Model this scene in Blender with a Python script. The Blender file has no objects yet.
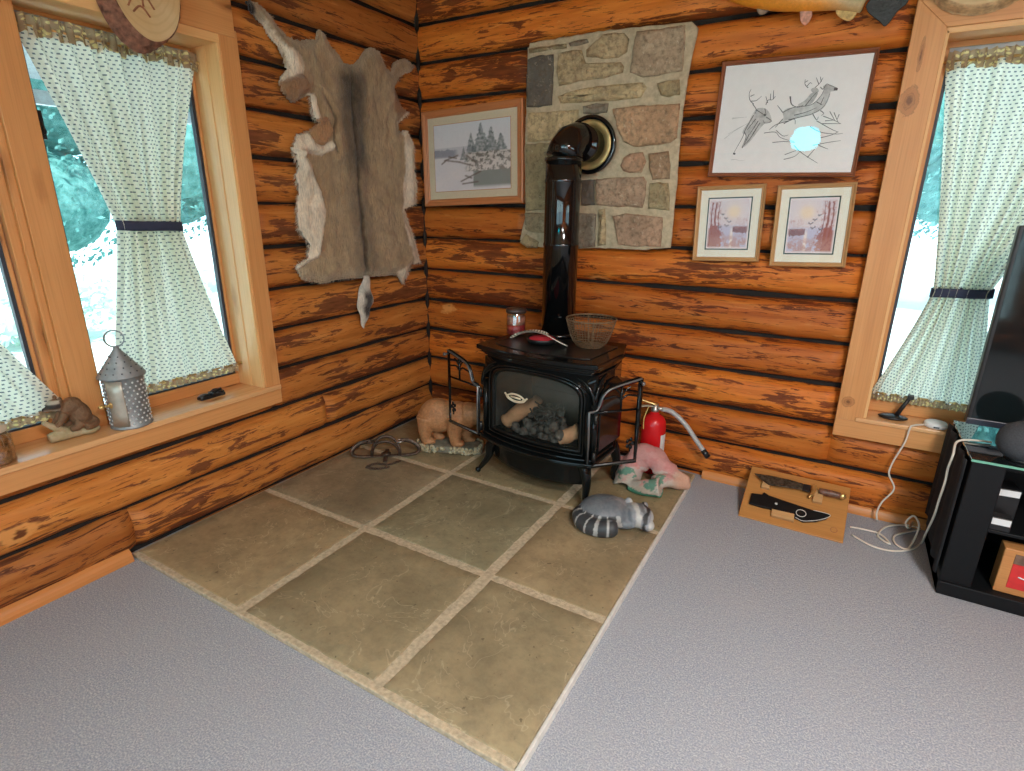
import bpy, bmesh, math, random
from mathutils import Vector, Matrix, Euler, noise
random.seed(7)
SC = bpy.context.scene
COL = SC.collection
PI = math.pi
# ------------------------------------------------------------------ camera
FOC, CAM = 555.69, Vector((2.5679, -3.158, 1.5))
_p, _y, _r = (math.radians(a) for a in (-17.7744, 30.2583, .4735))
_fw = Vector((-math.sin(_y)*math.cos(_p), math.cos(_y)*math.cos(_p), math.sin(_p)))
_rt = Vector((math.cos(_y), math.sin(_y), 0)); _up = _rt.cross(_fw)
CR = _rt*math.cos(_r)+_up*math.sin(_r); CU = _up*math.cos(_r)-_rt*math.sin(_r)
cam = bpy.data.cameras.new('camera'); camo = bpy.data.objects.new('camera', cam); COL.objects.link(camo)
cam.sensor_width = 36; cam.lens = FOC*36/1024; cam.clip_start = .02; cam.clip_end = 300
m = Matrix((CR, CU, -_fw)).transposed().to_4x4(); m.translation = CAM; camo.matrix_world = m
SC.camera = camo
def at(ax, v, px, py):
    """a point measured off the photograph, on the plane coordinate[ax] = v"""
    d = _fw + CR*((px-512)/FOC) - CU*((py-385.5)/FOC)
    return CAM + d*((v-CAM[ax])/d[ax])
# ------------------------------------------------------------------ node helpers
def lin(h):
    if isinstance(h, (tuple, list)): return tuple(h[:3])+(1,)
    h = h.lstrip('#'); o = []
    for i in (0, 2, 4):
        c = int(h[i:i+2], 16)/255; o.append(c/12.92 if c <= .04045 else ((c+.055)/1.055)**2.4)
    return tuple(o)+(1,)
class NT:
    def __init__(s, name):
        s.m = bpy.data.materials.new(name); s.m.use_nodes = True; s.t = s.m.node_tree; s.t.nodes.clear()
        s.out = s.t.nodes.new('ShaderNodeOutputMaterial')
    def n(s, typ, props=None, **ins):
        nd = s.t.nodes.new('ShaderNode'+typ)
        for k, v in (props or {}).items(): setattr(nd, k, v)
        for k, v in ins.items():
            k2 = int(k[1:]) if k[0] == '_' and k[1:].isdigit() else k.replace('_', ' ')
            s.put(nd.inputs[k2], v)
        return nd
    def put(s, sock, v):
        if isinstance(v, bpy.types.NodeSocket): s.t.links.new(v, sock)
        else:
            if sock.type == 'RGBA' and not isinstance(v, (int, float)): v = lin(v)
            sock.default_value = v
    def uv(s): return s.n('UVMap').outputs[0]
    def obj(s): return s.n('TexCoord').outputs['Object']
    def attr(s, a): return s.n('Attribute', dict(attribute_name=a))
    def map(s, vec, scale=(1, 1, 1), loc=(0, 0, 0), rot=(0, 0, 0)):
        return s.n('Mapping', None, Vector=vec, Scale=scale, Location=loc, Rotation=rot).outputs[0]
    def noise(s, vec, scale=5, detail=4, rough=.55, dist=0):
        return s.n('TexNoise', None, Vector=vec, Scale=scale, Detail=detail, Roughness=rough, Distortion=dist).outputs[0]
    def vor(s, vec, scale=5, feature='F1'):
        return s.n('TexVoronoi', dict(feature=feature), Vector=vec, Scale=scale)
    def math(s, op, a, b=0.0, c=None):
        nd = s.n('Math', dict(operation=op), _0=a, _1=b)
        if c is not None: s.put(nd.inputs[2], c)
        return nd.outputs[0]
    def ramp(s, fac, *stops, interp='LINEAR'):
        nd = s.n('ValToRGB'); nd.color_ramp.interpolation = interp
        el = nd.color_ramp.elements
        while len(el) < len(stops): el.new(.5)
        for e, (p, c) in zip(el, stops):
            e.position = p; e.color = lin(c) if not isinstance(c, (int, float)) else (c, c, c, 1)
        s.put(nd.inputs[0], fac); return nd.outputs[0]
    def mix(s, fac, a, b, mode='MIX'):
        nd = s.n('Mix', dict(data_type='RGBA', blend_type=mode))
        s.put(nd.inputs[0], fac); s.put(nd.inputs[6], a); s.put(nd.inputs[7], b); return nd.outputs[2]
    def bump(s, h, strength=.3, dist=.01):
        return s.n('Bump', None, Height=h, Strength=strength, Distance=dist).outputs[0]
    def bsdf(s, col, rough=.6, metal=0., normal=None, **kw):
        b = s.n('BsdfPrincipled', None, Base_Color=col, Roughness=rough, Metallic=metal)
        for k, v in kw.items(): s.put(b.inputs[k.replace('_', ' ')], v)
        if normal is not None: s.put(b.inputs['Normal'], normal)
        return b.outputs[0]
    def done(s, sh):
        s.t.links.new(sh, s.out.inputs[0]); return s.m
def plain(name, col, rough=.5, metal=0., var=.12, scale=30, bump=0., **kw):
    t = NT(name); v = t.obj(); nz = t.noise(v, scale, 4)
    c = lin(col); d = tuple(x*(1-var) for x in c[:3]); l = tuple(min(1, x*(1+var)) for x in c[:3])
    cc = t.ramp(nz, (.3, d), (.7, l))
    return t.done(t.bsdf(cc, rough, metal, t.bump(nz, bump, .01) if bump else None, **kw))
def vcol(name, rough=.7, bump=0., scale=60, stretch=(1, 1, 1), var=.15, **kw):
    t = NT(name); c = t.attr('Col').outputs[0]; nz = t.noise(t.map(t.obj(), stretch), scale, 4, .65)
    f = t.ramp(nz, (.25, 1-var*1.6), (.75, 1+0.0))
    return t.done(t.bsdf(t.mix(1., c, f, 'MULTIPLY'), rough, 0, t.bump(nz, bump, .01) if bump else None, **kw))
# ------------------------------------------------------------------ mesh helpers
class MB:
    def __init__(s): s.v = []; s.f = []; s.mi = []; s.uv = []; s.col = None; s.sm = []
    def add(s, verts, faces, mi=0, uvs=None, smooth=True):
        o = len(s.v); s.v += [Vector(x) for x in verts]
        for k, f in enumerate(faces):
            s.f.append([i+o for i in f]); s.mi.append(mi); s.sm.append(smooth)
            s.uv.append([uvs[i] for i in f] if uvs else None)
        return s
    def box(s, lo, hi, mi=0, grain=None, off=0, mat=None):
        x0, y0, z0 = lo; x1, y1, z1 = hi
        vs = [Vector(p) for p in ((x0, y0, z0), (x1, y0, z0), (x1, y1, z0), (x0, y1, z0), (x0, y0, z1), (x1, y0, z1), (x1, y1, z1), (x0, y1, z1))]
        if grain is None: grain = max(range(3), key=lambda a: hi[a]-lo[a])
        b, c = [a for a in range(3) if a != grain]
        uv = [(p[grain]+off*1.7, p[b]+p[c]+off) for p in vs]
        if mat is not None: vs = [mat @ p for p in vs]
        return s.add(vs, [(0, 3, 2, 1), (4, 5, 6, 7), (0, 1, 5, 4), (1, 2, 6, 5), (2, 3, 7, 6), (3, 0, 4, 7)], mi, uv, False)
    def prism(s, poly, depth, fr=None, mi=0, smooth=False, off=0):
        """poly in local (x,y), extruded along local z from 0 to depth, placed by matrix fr"""
        fr = fr or Matrix(); n = len(poly)
        a = sum(poly[i][0]*poly[(i+1) % n][1]-poly[(i+1) % n][0]*poly[i][1] for i in range(n))
        if a < 0: poly = poly[::-1]
        vs = [fr @ Vector((p[0], p[1], 0)) for p in poly]+[fr @ Vector((p[0], p[1], depth)) for p in poly]
        uv = [(p[0]+off, p[1]+off) for p in poly]*2
        fs = [tuple(range(n-1, -1, -1)), tuple(range(n, 2*n))]+[(i, (i+1) % n, n+(i+1) % n, n+i) for i in range(n)]
        return s.add(vs, fs, mi, uv, smooth)
    def tube(s, pts, r, n=10, mi=0, closed=False, caps=True, flat=1.0, up=None):
        pts = [Vector(p) for p in pts]; k = len(pts); rs = r if isinstance(r, (list, tuple)) else [r]*k
        T = []
        for i in range(k):
            a = pts[(i-1) % k] if (closed or i) else pts[0]; b = pts[(i+1) % k] if (closed or i < k-1) else pts[-1]
            d = (b-a); T.append(d.normalized() if d.length > 1e-9 else Vector((0, 0, 1)))
        N = Vector(up) if up else (Vector((0, 0, 1)) if abs(T[0].z) < .9 else Vector((1, 0, 0)))
        vs = []; L = 0; uv = []
        for i in range(k):
            N = (N-T[i]*N.dot(T[i])); N = N.normalized() if N.length > 1e-6 else T[i].orthogonal().normalized()
            B = T[i].cross(N)
            if i: L += (pts[i]-pts[i-1]).length
            for j in range(n):
                a = 2*PI*j/n; vs.append(pts[i]+(N*math.cos(a)+B*math.sin(a)*flat)*rs[i]); uv.append((L, j/n))
        fs = []
        for i in range(k if closed else k-1):
            for j in range(n):
                a = i*n+j; b = i*n+(j+1) % n; c = ((i+1) % k)*n+(j+1) % n; d = ((i+1) % k)*n+j
                fs.append((a, b, c, d))
        if caps and not closed: fs += [tuple(range(n-1, -1, -1)), tuple(range((k-1)*n, k*n))]
        return s.add(vs, fs, mi, uv)
    def lathe(s, prof, fr=None, n=28, mi=0):
        """prof: list of (r, z); revolve about local z"""
        fr = fr or Matrix(); vs = []; fs = []; uv = []
        for i, (r, z) in enumerate(prof):
            for j in range(n):
                a = 2*PI*j/n; vs.append(fr @ Vector((r*math.cos(a), r*math.sin(a), z))); uv.append((j/n, i/len(prof)))
        for i in range(len(prof)-1):
            for j in range(n): fs.append((i*n+j, i*n+(j+1) % n, (i+1)*n+(j+1) % n, (i+1)*n+j))
        if prof[0][0] > 1e-6: fs.append(tuple(range(n-1, -1, -1)))
        if prof[-1][0] > 1e-6: fs.append(tuple(range((len(prof)-1)*n, len(prof)*n)))
        return s.add(vs, fs, mi, uv)
    def ell(s, c, r, rot=(0, 0, 0), n=18, mi=0):
        M4 = Matrix.Translation(c) @ Euler(rot).to_matrix().to_4x4()
        pr = [(math.sin(PI*i/n), -math.cos(PI*i/n)) for i in range(n+1)]
        vs = []; fs = []
        for a, z in pr:
            for j in range(n):
                t = 2*PI*j/n; vs.append(M4 @ Vector((r[0]*a*math.cos(t), r[1]*a*math.sin(t), r[2]*z)))
        for i in range(n):
            for j in range(n): fs.append((i*n+j, i*n+(j+1) % n, (i+1)*n+(j+1) % n, (i+1)*n+j))
        return s.add(vs, fs, mi)
    def grid(s, fn, nu, nv, mi=0, uvf=None, closed=False):
        vs = []; uv = []
        for i in range(nu+1):
            for j in range(nv+1):
                vs.append(fn(i/nu, j/nv)); uv.append(uvf(i/nu, j/nv) if uvf else (i/nu, j/nv))
        w = nv+1
        return s.add(vs, [(i*w+j, (i+1)*w+j, (i+1)*w+j+1, i*w+j+1) for i in range(nu) for j in range(nv)], mi, uv)
    def build(s, name, mats, parent=None, world=True, bevel=0, colf=None, solid=0, weld=False, sub=0):
        me = bpy.data.meshes.new(name)
        off = Vector((0, 0, 0))
        if parent is not None and world:
            p = parent
            while p is not None: off += p.location; p = p.parent
        me.from_pydata([v-off for v in s.v], [], s.f)
        for mt in (mats if isinstance(mats, (list, tuple)) else [mats]): me.materials.append(mt)
        me.polygons.foreach_set('material_index', s.mi); me.polygons.foreach_set('use_smooth', s.sm)
        if any(u is not None for u in s.uv):
            L = me.uv_layers.new(name='UVMap'); flat = []
            for f, u in zip(s.f, s.uv):
                for q in (u or [(0, 0)]*len(f)): flat += [q[0], q[1]]
            L.data.foreach_set('uv', flat)
        if s.col is not None or colf:
            at_ = me.attributes.new('Col', 'FLOAT_COLOR', 'POINT'); fl = []
            cs = s.col if s.col is not None else [colf(v) for v in s.v]
            for c in cs: fl += [c[0], c[1], c[2], 1]
            at_.data.foreach_set('color', fl)
        me.validate(); me.update()
        o = bpy.data.objects.new(name, me); COL.objects.link(o)
        if parent is not None: o.parent = parent
        if weld:
            w = o.modifiers.new('weld', 'WELD'); w.merge_threshold = 1e-5
        if solid:
            q = o.modifiers.new('solid', 'SOLIDIFY'); q.thickness = solid; q.offset = 0
        if bevel:
            b = o.modifiers.new('bevel', 'BEVEL'); b.width = bevel; b.segments = 2; b.limit_method = 'ANGLE'; b.angle_limit = .6
            b.harden_normals = False
        if sub:
            q = o.modifiers.new('sub', 'SUBSURF'); q.levels = q.render_levels = sub
        return o
def tag(o, label=None, cat=None, group=None, kind=None):
    if label: o['label'] = label
    if cat: o['category'] = cat
    if group: o['group'] = group
    if kind: o['kind'] = kind
    return o
def thing(name, label, cat, loc=(0, 0, 0), rz=0, group=None, kind=None):
    o = bpy.data.objects.new(name, None); COL.objects.link(o); o.location = loc; o.rotation_euler = (0, 0, rz)
    o.empty_display_size = .05
    return tag(o, label, cat, group, kind)
def melt(mb, name, mat, parent, voxel, colf=None, smooth=4, world=True):
    """fuse overlapping lumps into one continuous skin, then colour it by position"""
    o = mb.build('tmp', mat, None)
    r = o.modifiers.new('r', 'REMESH'); r.mode = 'VOXEL'; r.voxel_size = voxel; r.use_smooth_shade = True
    q = o.modifiers.new('s', 'SMOOTH'); q.iterations = smooth; q.factor = .5
    dg = bpy.context.evaluated_depsgraph_get(); dg.update()
    me = bpy.data.meshes.new_from_object(o.evaluated_get(dg))
    bpy.data.objects.remove(o)
    me.name = name; me.materials.clear(); me.materials.append(mat)
    if colf:
        for a in list(me.attributes):
            if a.name == 'Col': me.attributes.remove(a)
        A = me.attributes.new('Col', 'FLOAT_COLOR', 'POINT'); fl = []
        for v in me.vertices: c = colf(v.co); fl += [c[0], c[1], c[2], 1]
        A.data.foreach_set('color', fl)
    off = Vector((0, 0, 0))
    if parent is not None and world:
        p = parent
        while p is not None: off += p.location; p = p.parent
    for v in me.vertices: v.co -= off
    n = bpy.data.objects.new(name, me); COL.objects.link(n); n.parent = parent
    return n
def fbm(x, y=0, z=0, o=4): return noise.fractal(Vector((x, y, z)), .6, 2.0, o)
def spline(pts, n=8, closed=False):
    P = [Vector(p) for p in pts]; k = len(P); out = []
    rng = k if closed else k-1
    for i in range(rng):
        g = lambda j: P[j % k] if closed else P[max(0, min(k-1, j))]
        a, b, c, d = g(i-1), g(i), g(i+1), g(i+2)
        for q in range(n):
            t = q/n
            out.append(.5*((2*b)+(c-a)*t+(2*a-5*b+4*c-d)*t*t+(3*b-a-3*c+d)*t**3))
    if not closed: out.append(P[-1])
    return out
def inpoly(x, y, P):
    c = False; j = len(P)-1
    for i in range(len(P)):
        if (P[i][1] > y) != (P[j][1] > y) and x < (P[j][0]-P[i][0])*(y-P[i][1])/(P[j][1]-P[i][1])+P[i][0]: c = not c
        j = i
    return c
def segd(x, y, a, b):
    dx, dy = b[0]-a[0], b[1]-a[1]; t = max(0, min(1, ((x-a[0])*dx+(y-a[1])*dy)/(dx*dx+dy*dy+1e-12)))
    return math.hypot(x-a[0]-t*dx, y-a[1]-t*dy)
def polyd(x, y, P, closed=True):
    return min(segd(x, y, P[i], P[(i+1) % len(P)]) for i in range(len(P) if closed else len(P)-1))
def lerp(a, b, t): return a+(b-a)*t
def mixc(a, b, t): t = max(0, min(1, t)); return tuple(a[i]+(b[i]-a[i])*t for i in range(3))
def sstep(a, b, x): t = max(0, min(1, (x-a)/(b-a))); return t*t*(3-2*t)
# ------------------------------------------------------------------ materials
def log_mat(name='peeled_log', cb=((.40, .085, .010), (.60, .155, .019), (.74, .25, .042), (.70, .235, .038)), cd=((.06, .012, .005), (.19, .038, .010)), ps=1.):
    t = NT(name); uv = t.uv(); tone = t.attr('tone').outputs[2]
    g = t.noise(t.map(uv, (2.2, 34, 1)), 1, 5, .6, .4)
    base = t.ramp(g, (.28, cb[0]), (.5, cb[1]), (.72, cb[2]))
    big = t.noise(t.map(uv, (1.1, 7, 1), (3, 5, 0)), 1, 2)
    base = t.mix(t.ramp(big, (.35, 0.), (.65, .5)), base, cb[3])
    d1 = t.noise(t.map(uv, (5.5*ps, 44*ps, 1), (7.3, 1.1, 0)), 1, 7, .68, .8)
    d2 = t.noise(t.map(uv, (1.3, 6.5, 1), (1.7, 9.1, 0)), 1, 2)
    dd = t.math('ADD', d1, t.math('MULTIPLY', t.math('SUBTRACT', d2, .5), .8))
    dm = t.ramp(dd, (.545, 0.), (.575, 1.))
    dark = t.ramp(t.noise(t.map(uv, (8, 60, 1)), 1, 4), (.35, cd[0]), (.7, cd[1]))
    c = t.mix(t.math('MULTIPLY', dm, .86), base, dark)
    fine = t.noise(t.map(uv, (8, 110, 1), (4, 2, 0)), 1, 5, .7, .4)
    c = t.mix(t.ramp(fine, (.575, 0.), (.63, .8)), c, (.10, .024, .008))
    pale = t.noise(t.map(uv, (6, 50, 1), (14, 8, 0)), 1, 5, .65, .5)
    c = t.mix(t.ramp(pale, (.62, 0.), (.70, .55)), c, (.78, .34, .09))
    c = t.mix(1., c, t.ramp(tone, (0, (.74, .70, .72)), (1, (1.12, 1.12, 1.05))), 'MULTIPLY')
    # pale scars and knots where limbs were cut
    vv = t.vor(t.map(uv, (1.15, 2.7, 1), (2.3, .7, 0)), 1.0)
    kd = t.math('ADD', vv.outputs['Distance'], t.math('MULTIPLY', t.math('SUBTRACT', t.noise(t.map(uv, (9, 20, 1)), 1, 3), .5), .22))
    c = t.mix(t.ramp(kd, (.075, .9), (.10, 0.)), c, (.76, .33, .09))
    c = t.mix(t.ramp(kd, (.028, 1.), (.045, 0.)), c, (.16, .05, .015))
    h = t.math('ADD', t.math('MULTIPLY', g, .5), t.math('MULTIPLY', dm, -.3))
    return t.done(t.bsdf(c, t.ramp(dm, (0, .5), (1, .65)), 0, t.bump(h, .35, .010), Specular_IOR_Level=.25))
def pine(name, a, b, dk, rough=.42, knots=()):
    t = NT(name); uv = t.uv()
    w = t.noise(t.map(uv, (.7, 14, 1)), 1, 3, .5, .6)
    g = t.noise(t.map(uv, (3, 150, 1)), 1, 3, .5)
    c = t.mix(t.ramp(w, (.3, 0.), (.7, 1.)), a, b)
    c = t.mix(t.ramp(g, (.45, 0.), (.75, .35)), c, dk)
    vv = t.vor(t.map(uv, (1.6, 5.5, 1), (.35, .2, 0)), 1.0)
    kd = t.math('ADD', vv.outputs['Distance'], t.math('MULTIPLY', t.math('SUBTRACT', t.noise(t.map(uv, (14, 40, 1)), 1, 3), .5), .1))
    c = t.mix(t.ramp(kd, (.09, .75), (.17, 0.)), c, dk)
    c = t.mix(t.ramp(kd, (.05, .85), (.075, 0.)), c, tuple(x*.45 for x in dk))
    for (k, rx, rz, pl) in knots:      # big knots: centre, half sizes; a dark core in a ring of swirled grain
        o = t.obj(); dd = t.n('VectorMath', dict(operation='SUBTRACT'), _0=o, _1=k).outputs[0]
        dd = t.n('VectorMath', dict(operation='MULTIPLY'), _0=dd, _1=(1/rx if pl != 0 else 0, 1/rx if pl != 1 else 0, 1/rz)).outputs[0]
        L = t.n('VectorMath', dict(operation='LENGTH'), _0=dd).outputs['Value']
        L = t.math('ADD', L, t.math('MULTIPLY', t.math('SUBTRACT', t.noise(o, 60, 4, .65), .5), .7))
        c = t.mix(t.ramp(L, (.75, .62), (1.05, 0.)), c, dk); c = t.mix(t.ramp(t.math('SINE', t.math('MULTIPLY', L, 16.)), (.3, 0.), (.9, .35)), c, t.mix(t.ramp(L, (.9, 1.), (1.1, 0.)), c, tuple(x*.35 for x in dk)))
        c = t.mix(t.ramp(L, (.2, .8), (.42, 0.)), c, tuple(x*.4 for x in dk))
    return t.done(t.bsdf(c, rough, 0, t.bump(g, .06, .003), Specular_IOR_Level=.4))
def carpet_mat():
    t = NT('carpet_pile'); v = t.obj()
    a = t.noise(v, 190, 2, .6); b = t.noise(v, 55, 3, .6); c2 = t.noise(v, 3.5, 3)
    c = t.ramp(a, (.34, (.23, .245, .29)), (.5, (.36, .372, .405)), (.66, (.55, .555, .575)))
    c = t.mix(t.ramp(b, (.4, .0), (.65, .5)), c, (.30, .32, .39))
    c = t.mix(t.ramp(c2, (.3, 0.), (.75, .3)), c, (.42, .41, .42))
    return t.done(t.bsdf(c, .95, 0, t.bump(t.math('ADD', a, b), .35, .006), Specular_IOR_Level=.1))
def slab_mat():
    t = NT('flagstone'); v = t.obj(); col = t.attr('Col').outputs[0]
    a = t.noise(v, 2.6, 6, .62, .3); b = t.noise(v, 22, 5, .65); s = t.noise(v, 3.2, 4, .62, .8)
    c = t.mix(t.ramp(a, (.3, 0.), (.7, 1.)), (.215, .18, .115), (.41, .335, .215))
    c = t.mix(t.ramp(b, (.42, 0.), (.75, .5)), c, (.15, .13, .09))
    pit = t.noise(v, 46, 2, .5)
    c = t.mix(t.ramp(pit, (.68, 0.), (.74, .6)), c, (.05, .04, .025))
    c = t.mix(t.ramp(t.math('ABSOLUTE', t.math('SUBTRACT', s, .5)), (0., .5), (.006, 0.)), c, (.56, .49, .36))
    c = t.mix(1., c, col, 'MULTIPLY')
    h = t.math('ADD', a, t.math('MULTIPLY', b, .35))
    return t.done(t.bsdf(c, t.ramp(b, (.3, .38), (.7, .6)), 0, t.bump(h, .35, .012)))
def wallstone_mat():
    t = NT('wall_stone'); v = t.obj(); col = t.attr('Col').outputs[0]
    a = t.noise(v, 9, 6, .65, .5); b = t.noise(v, 45, 5, .65)
    c = t.mix(1., col, t.ramp(a, (.3, (.8, .76, .68)), (.7, (1.5, 1.42, 1.28))), 'MULTIPLY')
    c = t.mix(t.ramp(b, (.46, 0.), (.68, .75)), c, (.15, .105, .06))
    w_ = t.noise(v, 30, 5, .7, 1.); c = t.mix(t.ramp(w_, (.60, 0.), (.70, .6)), c, (.72, .62, .45))
    return t.done(t.bsdf(c, .75, 0, t.bump(t.math('ADD', a, t.math('MULTIPLY', b, .5)), .9, .02)))
def curtain_mat():
    t = NT('curtain_cotton'); uv = t.uv()
    sep = t.n('SeparateXYZ', None, Vector=uv); U, V = sep.outputs[0], sep.outputs[1]
    r = t.math('FLOOR', t.math('DIVIDE', V, .0150))
    uu = t.math('FRACT', t.math('ADD', t.math('DIVIDE', U, .031), t.math('MULTIPLY', t.math('MODULO', r, 2.), .5)))
    vv = t.math('FRACT', t.math('DIVIDE', V, .0150))
    mu = t.math('LESS_THAN', t.math('ABSOLUTE', t.math('SUBTRACT', uu, .5)), .22)
    mv = t.math('LESS_THAN', t.math('ABSOLUTE', t.math('SUBTRACT', vv, .5)), .17)
    mk = t.math('MULTIPLY', mu, mv)
    c = t.mix(t.math('MULTIPLY', mk, .93), (.93, .92, .78), (.12, .15, .18))
    wv = t.noise(t.map(uv, (300, 300, 1)), 1, 2)
    d = t.n('BsdfDiffuse', None, Color=c, Normal=t.bump(wv, .2, .002)).outputs[0]
    tr = t.n('BsdfTranslucent', None, Color=c).outputs[0]
    return t.done(t.n('MixShader', None, _0=.55, _1=d, _2=tr).outputs[0])
def border_mat():
    t = NT('curtain_floral_border'); uv = t.uv()
    v1 = t.vor(t.map(uv, (38, 52, 1)), 1).outputs['Distance']
    nz = t.noise(t.map(uv, (60, 60, 1)), 1, 3)
    c = t.mix(t.ramp(t.math('ADD', v1, t.math('MULTIPLY', nz, .25)), (.44, 1.), (.55, 0.)), (.46, .33, .20), (.85, .72, .34))
    c = t.mix(t.ramp(nz, (.6, 0.), (.66, .7)), c, (.12, .10, .08))
    d = t.n('BsdfDiffuse', None, Color=c).outputs[0]; tr = t.n('BsdfTranslucent', None, Color=c).outputs[0]
    return t.done(t.n('MixShader', None, _0=.5, _1=d, _2=tr).outputs[0])
def pane_mat(name='window_glass', tint=(.86, .98, 1.0), refl=.06):
    t = NT(name)
    tr = t.n('BsdfTransparent', None, Color=tint).outputs[0]
    gl = t.n('BsdfGlossy', None, Color=(1, 1, 1), Roughness=.0).outputs[0]
    lw = t.n('Fresnel', None, IOR=1.45).outputs[0]
    if refl < .05: lw = t.math('MULTIPLY', lw, refl*10)
    return t.done(t.n('MixShader', None, _0=lw, _1=tr, _2=gl).outputs[0])
def enamel():
    t = NT('black_enamel'); nz = t.noise(t.obj(), 8, 2)
    return t.done(t.bsdf((.006, .007, .007), t.ramp(nz, (.3, .08), (.7, .13)), 0, None, Specular_IOR_Level=.3))
def fur_mat():
    t = NT('deer_fur'); v = t.obj(); col = t.attr('Col').outputs[0]
    a = t.noise(t.map(v, (160, 160, 26)), 1, 4, .7); b = t.noise(v, 14, 4)
    c = t.mix(1., col, t.ramp(a, (.25, .62), (.75, 1.2)), 'MULTIPLY')
    c = t.mix(1., c, t.ramp(b, (.3, .8), (.7, 1.12)), 'MULTIPLY')
    return t.done(t.bsdf(c, .85, 0, t.bump(t.math('ADD', a, b), .8, .012), Specular_IOR_Level=.15, Sheen_Weight=.3))
LOG = log_mat()
LOGL = log_mat('peeled_log_dim', ((.34, .10, .018), (.52, .175, .034), (.66, .27, .07), (.60, .24, .06)), ((.075, .022, .011), (.19, .058, .026)), .72)  # left wall copy: its dimmer light put into browner tones, larger bark patches
GAP = plain('dark_chinking', (.012, .009, .007), .9, bump=.3)
CORNER = plain('corner_bead', (.02, .013, .009), .9)
TRIM = pine('casing_pine', (.62, .27, .085), (.72, .345, .125), (.42, .16, .045))
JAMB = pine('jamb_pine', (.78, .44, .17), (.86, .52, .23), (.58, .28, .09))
_k = lambda x, y: tuple(at(1, -.092, x, y)-Vector((3.2, 0, .556)))
TRIM2 = pine('casing_pine_knotty', (.62, .27, .085), (.72, .345, .125), (.40, .15, .045), knots=((_k(909, 101), .036, .062, 1), (_k(848, 402), .030, .030, 1), (_k(921, 55), .010, .07, 1)))
SILLW = pine('sill_pine', (.70, .36, .15), (.78, .44, .2), (.5, .22, .08), .22)
CARPET = carpet_mat(); SLAB = slab_mat(); WSTONE = wallstone_mat()
GROUT = plain('hearth_grout', (.50, .405, .275), .9, var=.25, scale=60, bump=.4)
MORTAR = plain('stone_mortar', (.50, .405, .265), .9, var=.2, scale=40, bump=.6)
ENAMEL = enamel()
PIPEM = plain('glossy_pipe_enamel', (.004, .0045, .005), .07, var=.1, Specular_IOR_Level=.7)
CASTIRON = plain('worn_black_iron', (.012, .012, .012), .28, .0, bump=.05)
EDGEIRON = plain('knob_glint_iron', (.16, .155, .15), .3, .6)  # pale iron for the door knobs and the painted highlight on door edges
BRASS = plain('aged_brass', (.72, .50, .20), .3, .85, scale=20)
BRASSRING = plain('brassy_ring', (.62, .43, .17), .38, .55, var=.3, scale=14)
STEEL = plain('metal_strip', (.72, .70, .64), .45, .15)
CURTAIN = curtain_mat(); BORDER = border_mat()
NAVY = plain('navy_tie', (.028, .035, .07), .8)
PANE = pane_mat(); PICGLASS = pane_mat('picture_glass', (1, 1, 1), .045)
MATTEGLASS = pane_mat('low_glare_glass', (1, 1, 1), .02)
GASKET = plain('dark_gasket', (.035, .04, .055), .5)
WINMETAL = plain('window_track', (.36, .36, .36), .45, .1)
FUR = fur_mat()
BLACKP = plain('black_plastic', (.012, .012, .013), .35)
WHITEP = plain('white_plastic', (.75, .75, .74), .4, var=.04)
# ------------------------------------------------------------------ room shell
RX, FY, CZ, PITCH, Z0 = 4.7, -5.4, 2.78, .214, .012
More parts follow.
